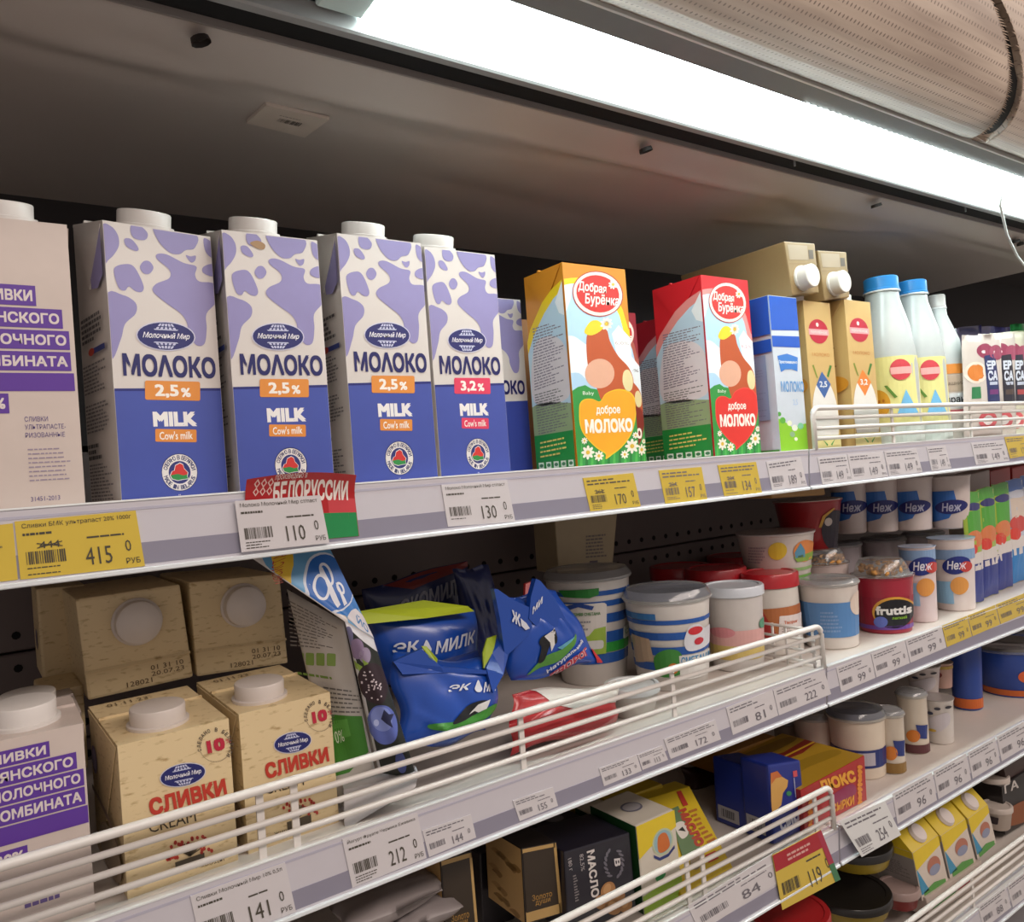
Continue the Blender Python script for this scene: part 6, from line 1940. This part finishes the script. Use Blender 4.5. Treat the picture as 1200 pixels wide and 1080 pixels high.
# jars
def d_jarb(pr):
    full(pr, 'blue_band', 878, 906, '24306e', 1)
    full(pr, 'paper_label', 882, 902, 'b4b0b8', 2, 1006, 1024)
cup('yogurt_jar', 'big white jar with a navy band and clear lid', None, 1006, 828, 922, 62, 56, ZC, 'd6c9b6', 'clear', D(1006, d_jarb), Y=0.045, cat='jar', lidh=0.010, content='6a6c86')
def d_jarc(pr):
    full(pr, 'blue_band', 866, 880, '24306e', 1)
cup('yogurt_jar', 'white jar half hidden behind the red box, clear lid', None, 955, 830, 880, 46, 42, ZC, 'cdbfae', 'clear', D(955, d_jarc), Y=0.125, cat='jar', lidh=0.010)
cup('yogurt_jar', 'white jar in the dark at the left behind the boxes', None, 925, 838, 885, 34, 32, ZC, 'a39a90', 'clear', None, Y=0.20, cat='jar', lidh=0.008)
def d_j1(c):
    def g(pr):
        cx = pr.cx
        full(pr, 'content_base', pr.yb-12, pr.yb, c, 1)
        pr.ell('fruit_picture', cx, pr.yb-25, 7, 9, 'd07a2c', 2)
        pr.poly('blue_label', [(cx+2, pr.yb-42), (cx+14, pr.yb-40), (cx+14, pr.yb-20), (cx+6, pr.yb-22)], '2c3a78', 2)
    return g
def jarcup(cx, yt, yb, wt, wb, Y, c, lb):
    def fn(pr):
        pr.cx, pr.yb = cx, yb
        d_j1(c)(pr)
    cup('yogurt_jar', lb, None, cx, yt, yb, wt, wb, ZC, 'd2c6b4', 'clear', fn, Y=Y, cat='jar', lidh=0.006)
jarcup(1044, 830, 907, 32, 28, 0.032, '8a6a34', 'small glass yogurt jar with amber layer, in front of the navy-banded jar')
jarcup(1071, 808, 893, 32, 30, 0.050, '5a3034', 'small glass yogurt jar with dark berry layer beside the white cups')
def d_wc(cx, y0):
    def g(pr):
        for x, y, c in ((-9, 18, '3a3f54'), (-2, 10, '3a3a44'), (9, 8, '34343c')):
            pr.ell('small_marks', cx+x, y0+y, 3.4, 2.4, c, 2, n=10)
        pr.ell('small_marks', cx-6, y0+42, 4, 2, 'c9a84a', 2, n=10)
        pr.poly('pale_print', [(cx-14, y0+30), (cx+8, y0+16), (cx+10, y0+34), (cx-10, y0+48)], 'c2bcc0', 1, smooth=True)
    return g
t, zt = cup('yogurt_cup', 'white cup with small dark marks standing by the small jars', None, 1100, 813, 873, 34, 29, ZC, 'cdc6bf', 'foil', D(1100, d_wc(1100, 815)), Y=0.040, lidcol='a8a09c')
cup('yogurt_cup', 'white cup with small dark marks stacked behind the standing one', None, 1083, 775, 826, 36, 28, None, 'cdc2be', 'foil', D(1083, d_wc(1083, 777)), Y=0.080, lidcol='a8a09c')
def d_pinkcup(pr):
    full(pr, 'yellow_band', 774, 782, 'b99a4a', 1)
    pr.ell('pink_picture', 1100, 792, 4, 5, '7a3030', 2)
cup('yogurt_cup', 'pinkish cup under the shelf edge between white cups and blue buckets', None, 1104, 772, 812, 24, 20, None, 'c09a8c', 'foil', D(1104, d_pinkcup), Y=0.11, lidcol='a8907c')
def d_bucket(cx, yb):
    def g(pr):
        full(pr, 'orange_base', yb-9, yb-1, 'c8642a', 1)
        if cx > 1160:
            pr.ell('orange_ring', 1202, 794, 10, 10, 'd8602a', 2)
    return g
cup('yogurt_bucket', 'dark blue bucket with an orange base, smaller one beside the white cups', None, 1131, 742, 815, 38, 30, ZC, '22418f', 'clear', D(1131, d_bucket(1131, 815)), Y=0.085, cat='bucket', content='5a5460')
cup('yogurt_bucket', 'big blue bucket with an orange base at the right edge', None, 1186, 752, 824, 80, 66, ZC, '24479a', 'clear', D(1186, d_bucket(1186, 824)), Y=0.030, cat='bucket', content='5a4c48')
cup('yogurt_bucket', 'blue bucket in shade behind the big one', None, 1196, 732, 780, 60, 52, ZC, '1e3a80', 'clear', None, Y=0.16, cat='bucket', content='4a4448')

# ================================================================== LOWEST VISIBLE SHELF
def bucketp(lb, cx, yt, yb, wt, wb, Y, col, lidcol, surf=None, design=None):
    return cup('butter_bucket', lb, None, cx, yt, yb, wt, wb, surf, col, 'solid', design, Y=Y, cat='bucket', lidcol=lidcol, lidh=0.008)
bucketp('mustard bucket with a black lid, upper one of the stack', 1003, 984, 1046, 80, 72, 0.045, '9a8424', '1c1a18')
bucketp('mustard bucket with a black lid, lower one of the stack', 998, 1041, 1112, 88, 80, 0.035, '9a8424', '1c1a18')
bucketp('tub with a glossy red lid at the bottom edge', 928, 1064, 1110, 84, 76, 0.02, '7a1a1c', 'a82024')
bucketp('small tub with a brown-red lid beside the yellow cartons', 1055, 1036, 1082, 42, 36, 0.030, '8a2a28', 'a08a84')
def d_gab(pr):
    pr.ell('round_picture', 0.62, 0.50, 0.24, 0.18, 'b0705a', 2)
    pr.ell('round_picture', 0.62, 0.42, 0.20, 0.10, '8a90a8', 3)
    pr.poly('blue_wedge', [(0.02, 0.66), (0.30, 0.12), (0.02, 0.12)], '3f8fb4', 2)
    pr.poly('yellow_print', [(0, 1), (1, 1), (1, 0.80), (0.5, 0.72), (0, 0.62)], 'dcc02c', 1)
    pr.poly('green_print', [(0.1, 0.14), (0.5, 0.2), (0.9, 0.12), (0.9, 0.02), (0.1, 0.02)], '5a9a4a', 2)
for i, (Q, R, lb) in enumerate((
    ([(1069, 999), (1099, 978), (1112, 1033), (1081, 1056)], (0.0, 0.0), 'yellow and white gable carton with a round cap, left of three'),
    ([(1102, 979), (1131, 959), (1144, 1009), (1114, 1031)], (0.0, 0.0), 'yellow and white gable carton with a round cap, middle of three'),
    ([(1134, 959), (1157, 942), (1168, 988), (1146, 1007)], (0.0, 0.0), 'yellow and white gable carton with a round cap, right of three'))):
    Y = 0.035
    t, fm, lm, tm, (a, b, c, d, DD) = prism('juice_carton', lb, 'carton', None, Q, Y, None, 0.072, M('d2c6ba', 0.4, coat=0.2), 0.0015)
    pr = Print(t, fm)
    d_gab(pr)
    pr.build()
    ps = Print(t, lm)
    ps.rect('grey_side', 0, 0.86, 1, 0.0, '8f8a86', 1)
    ps.rect('yellow_print', 0, 1, 1, 0.86, 'cdb42a', 1)
    ps.micro('side_text', (0.1, 0.72), (0.9, 0.72), (0.9, 0.40), (0.1, 0.40), 8, '6f6a68', fill=1)
    ps.build()
    rg = Vector((0, 0.036, 0.034))
    l0, r0 = d+rg, c+rg
    ym = M('cfb429', 0.35, coat=0.25)
    V = [d, c, c+DD, d+DD, l0, r0, l0+Vector((0, 0.002, 0.007)), r0+Vector((0, 0.002, 0.007)), l0+Vector((0, 0.003, 0)), r0+Vector((0, 0.003, 0))]
    mesh('gable_top', V, [(0, 1, 5, 4), (4, 5, 7, 6), (6, 7, 9, 8), (8, 9, 2, 3), (0, 4, 8, 3), (1, 2, 9, 5), (0, 3, 2, 1), (4, 6, 8), (5, 9, 7)], ym, t)
    sl = (rg).normalized()
    nn = Vector((1, 0, 0)).cross(sl)
    mid = (d+c)/2 + rg*0.38
    lathe('cap', [(0.0001, 0), (0.0165, 0), (0.0165, 0.002), (0.0155, 0.003), (0.015, 0.006), (0.014, 0.007), (0.0001, 0.007)], M('d0c6c2', 0.35), t, 24, axis=(mid, nn))
def d_lab(cx, y0):
    def g(pr):
        rrect(pr, 'dark_label', cx-20, y0, cx-6, y0+18, '33262a', 2, 2)
    return g
cup('cream_tub', 'white tub with a dark label, upper of the stack behind the yellow cartons', None, 1165, 907, 946, 32, 24, None, 'cdbfb2', 'solid', D(1165, d_lab(1172, 920)), Y=0.075, lidcol='c4b8ae', lidh=0.006)
cup('cream_tub', 'white tub with a dark label, lower of the stack behind the yellow cartons', None, 1170, 942, 985, 30, 24, None, 'cdbfb2', 'solid', D(1170, d_lab(1176, 955)), Y=0.055, lidcol='c4b8ae', lidh=0.006)
t, fm, lm, tm, g = prism('dark_box', 'black box with pale letters at the lower right edge', 'box', None, [(1174, 922), (1215, 895), (1220, 955), (1178, 978)], 0.075, None, 0.08, M('1a1616', 0.35, coat=0.3), 0.001)
pr = Print(t, fm, [(1174, 922), (1215, 895), (1220, 955), (1178, 978)])
pr.text('lettering', 'ГА', (1176, 920), None, 'c9c2bc', 3, bold=0.02, TR=(1191, 913), BL=(1177, 930))
pr.poly('brown_picture', [(1180, 950), (1200, 938), (1216, 940), (1218, 955), (1182, 968)], '8d5434', 2, smooth=True)
pr.build()
t, fm, lm, tm, g = prism('dark_box', 'dark brown box above the black one under the shelf edge', 'box', None, [(1176, 900), (1215, 876), (1218, 893), (1180, 914)], 0.08, None, 0.08, M('3a2420', 0.4, coat=0.3), 0.001)
t, fm, lm, tm, g = prism('cream_pack', 'pack with green and red print lying low behind the lowest fence', 'pack', None, [(1085, 1052), (1150, 1008), (1156, 1030), (1090, 1076)], 0.03, None, 0.05, M('b9aaa0', 0.4), 0.002)
pr = Print(t, fm)
pr.poly('green_print', [(0.05, 0.3), (0.3, 0.6), (0.5, 0.5), (0.3, 0.2)], '4f8a3a', 1, smooth=True)
pr.poly('red_print', [(0.5, 0.5), (0.8, 0.8), (0.9, 0.6), (0.6, 0.35)], 'a8343a', 1, smooth=True)
pr.build()
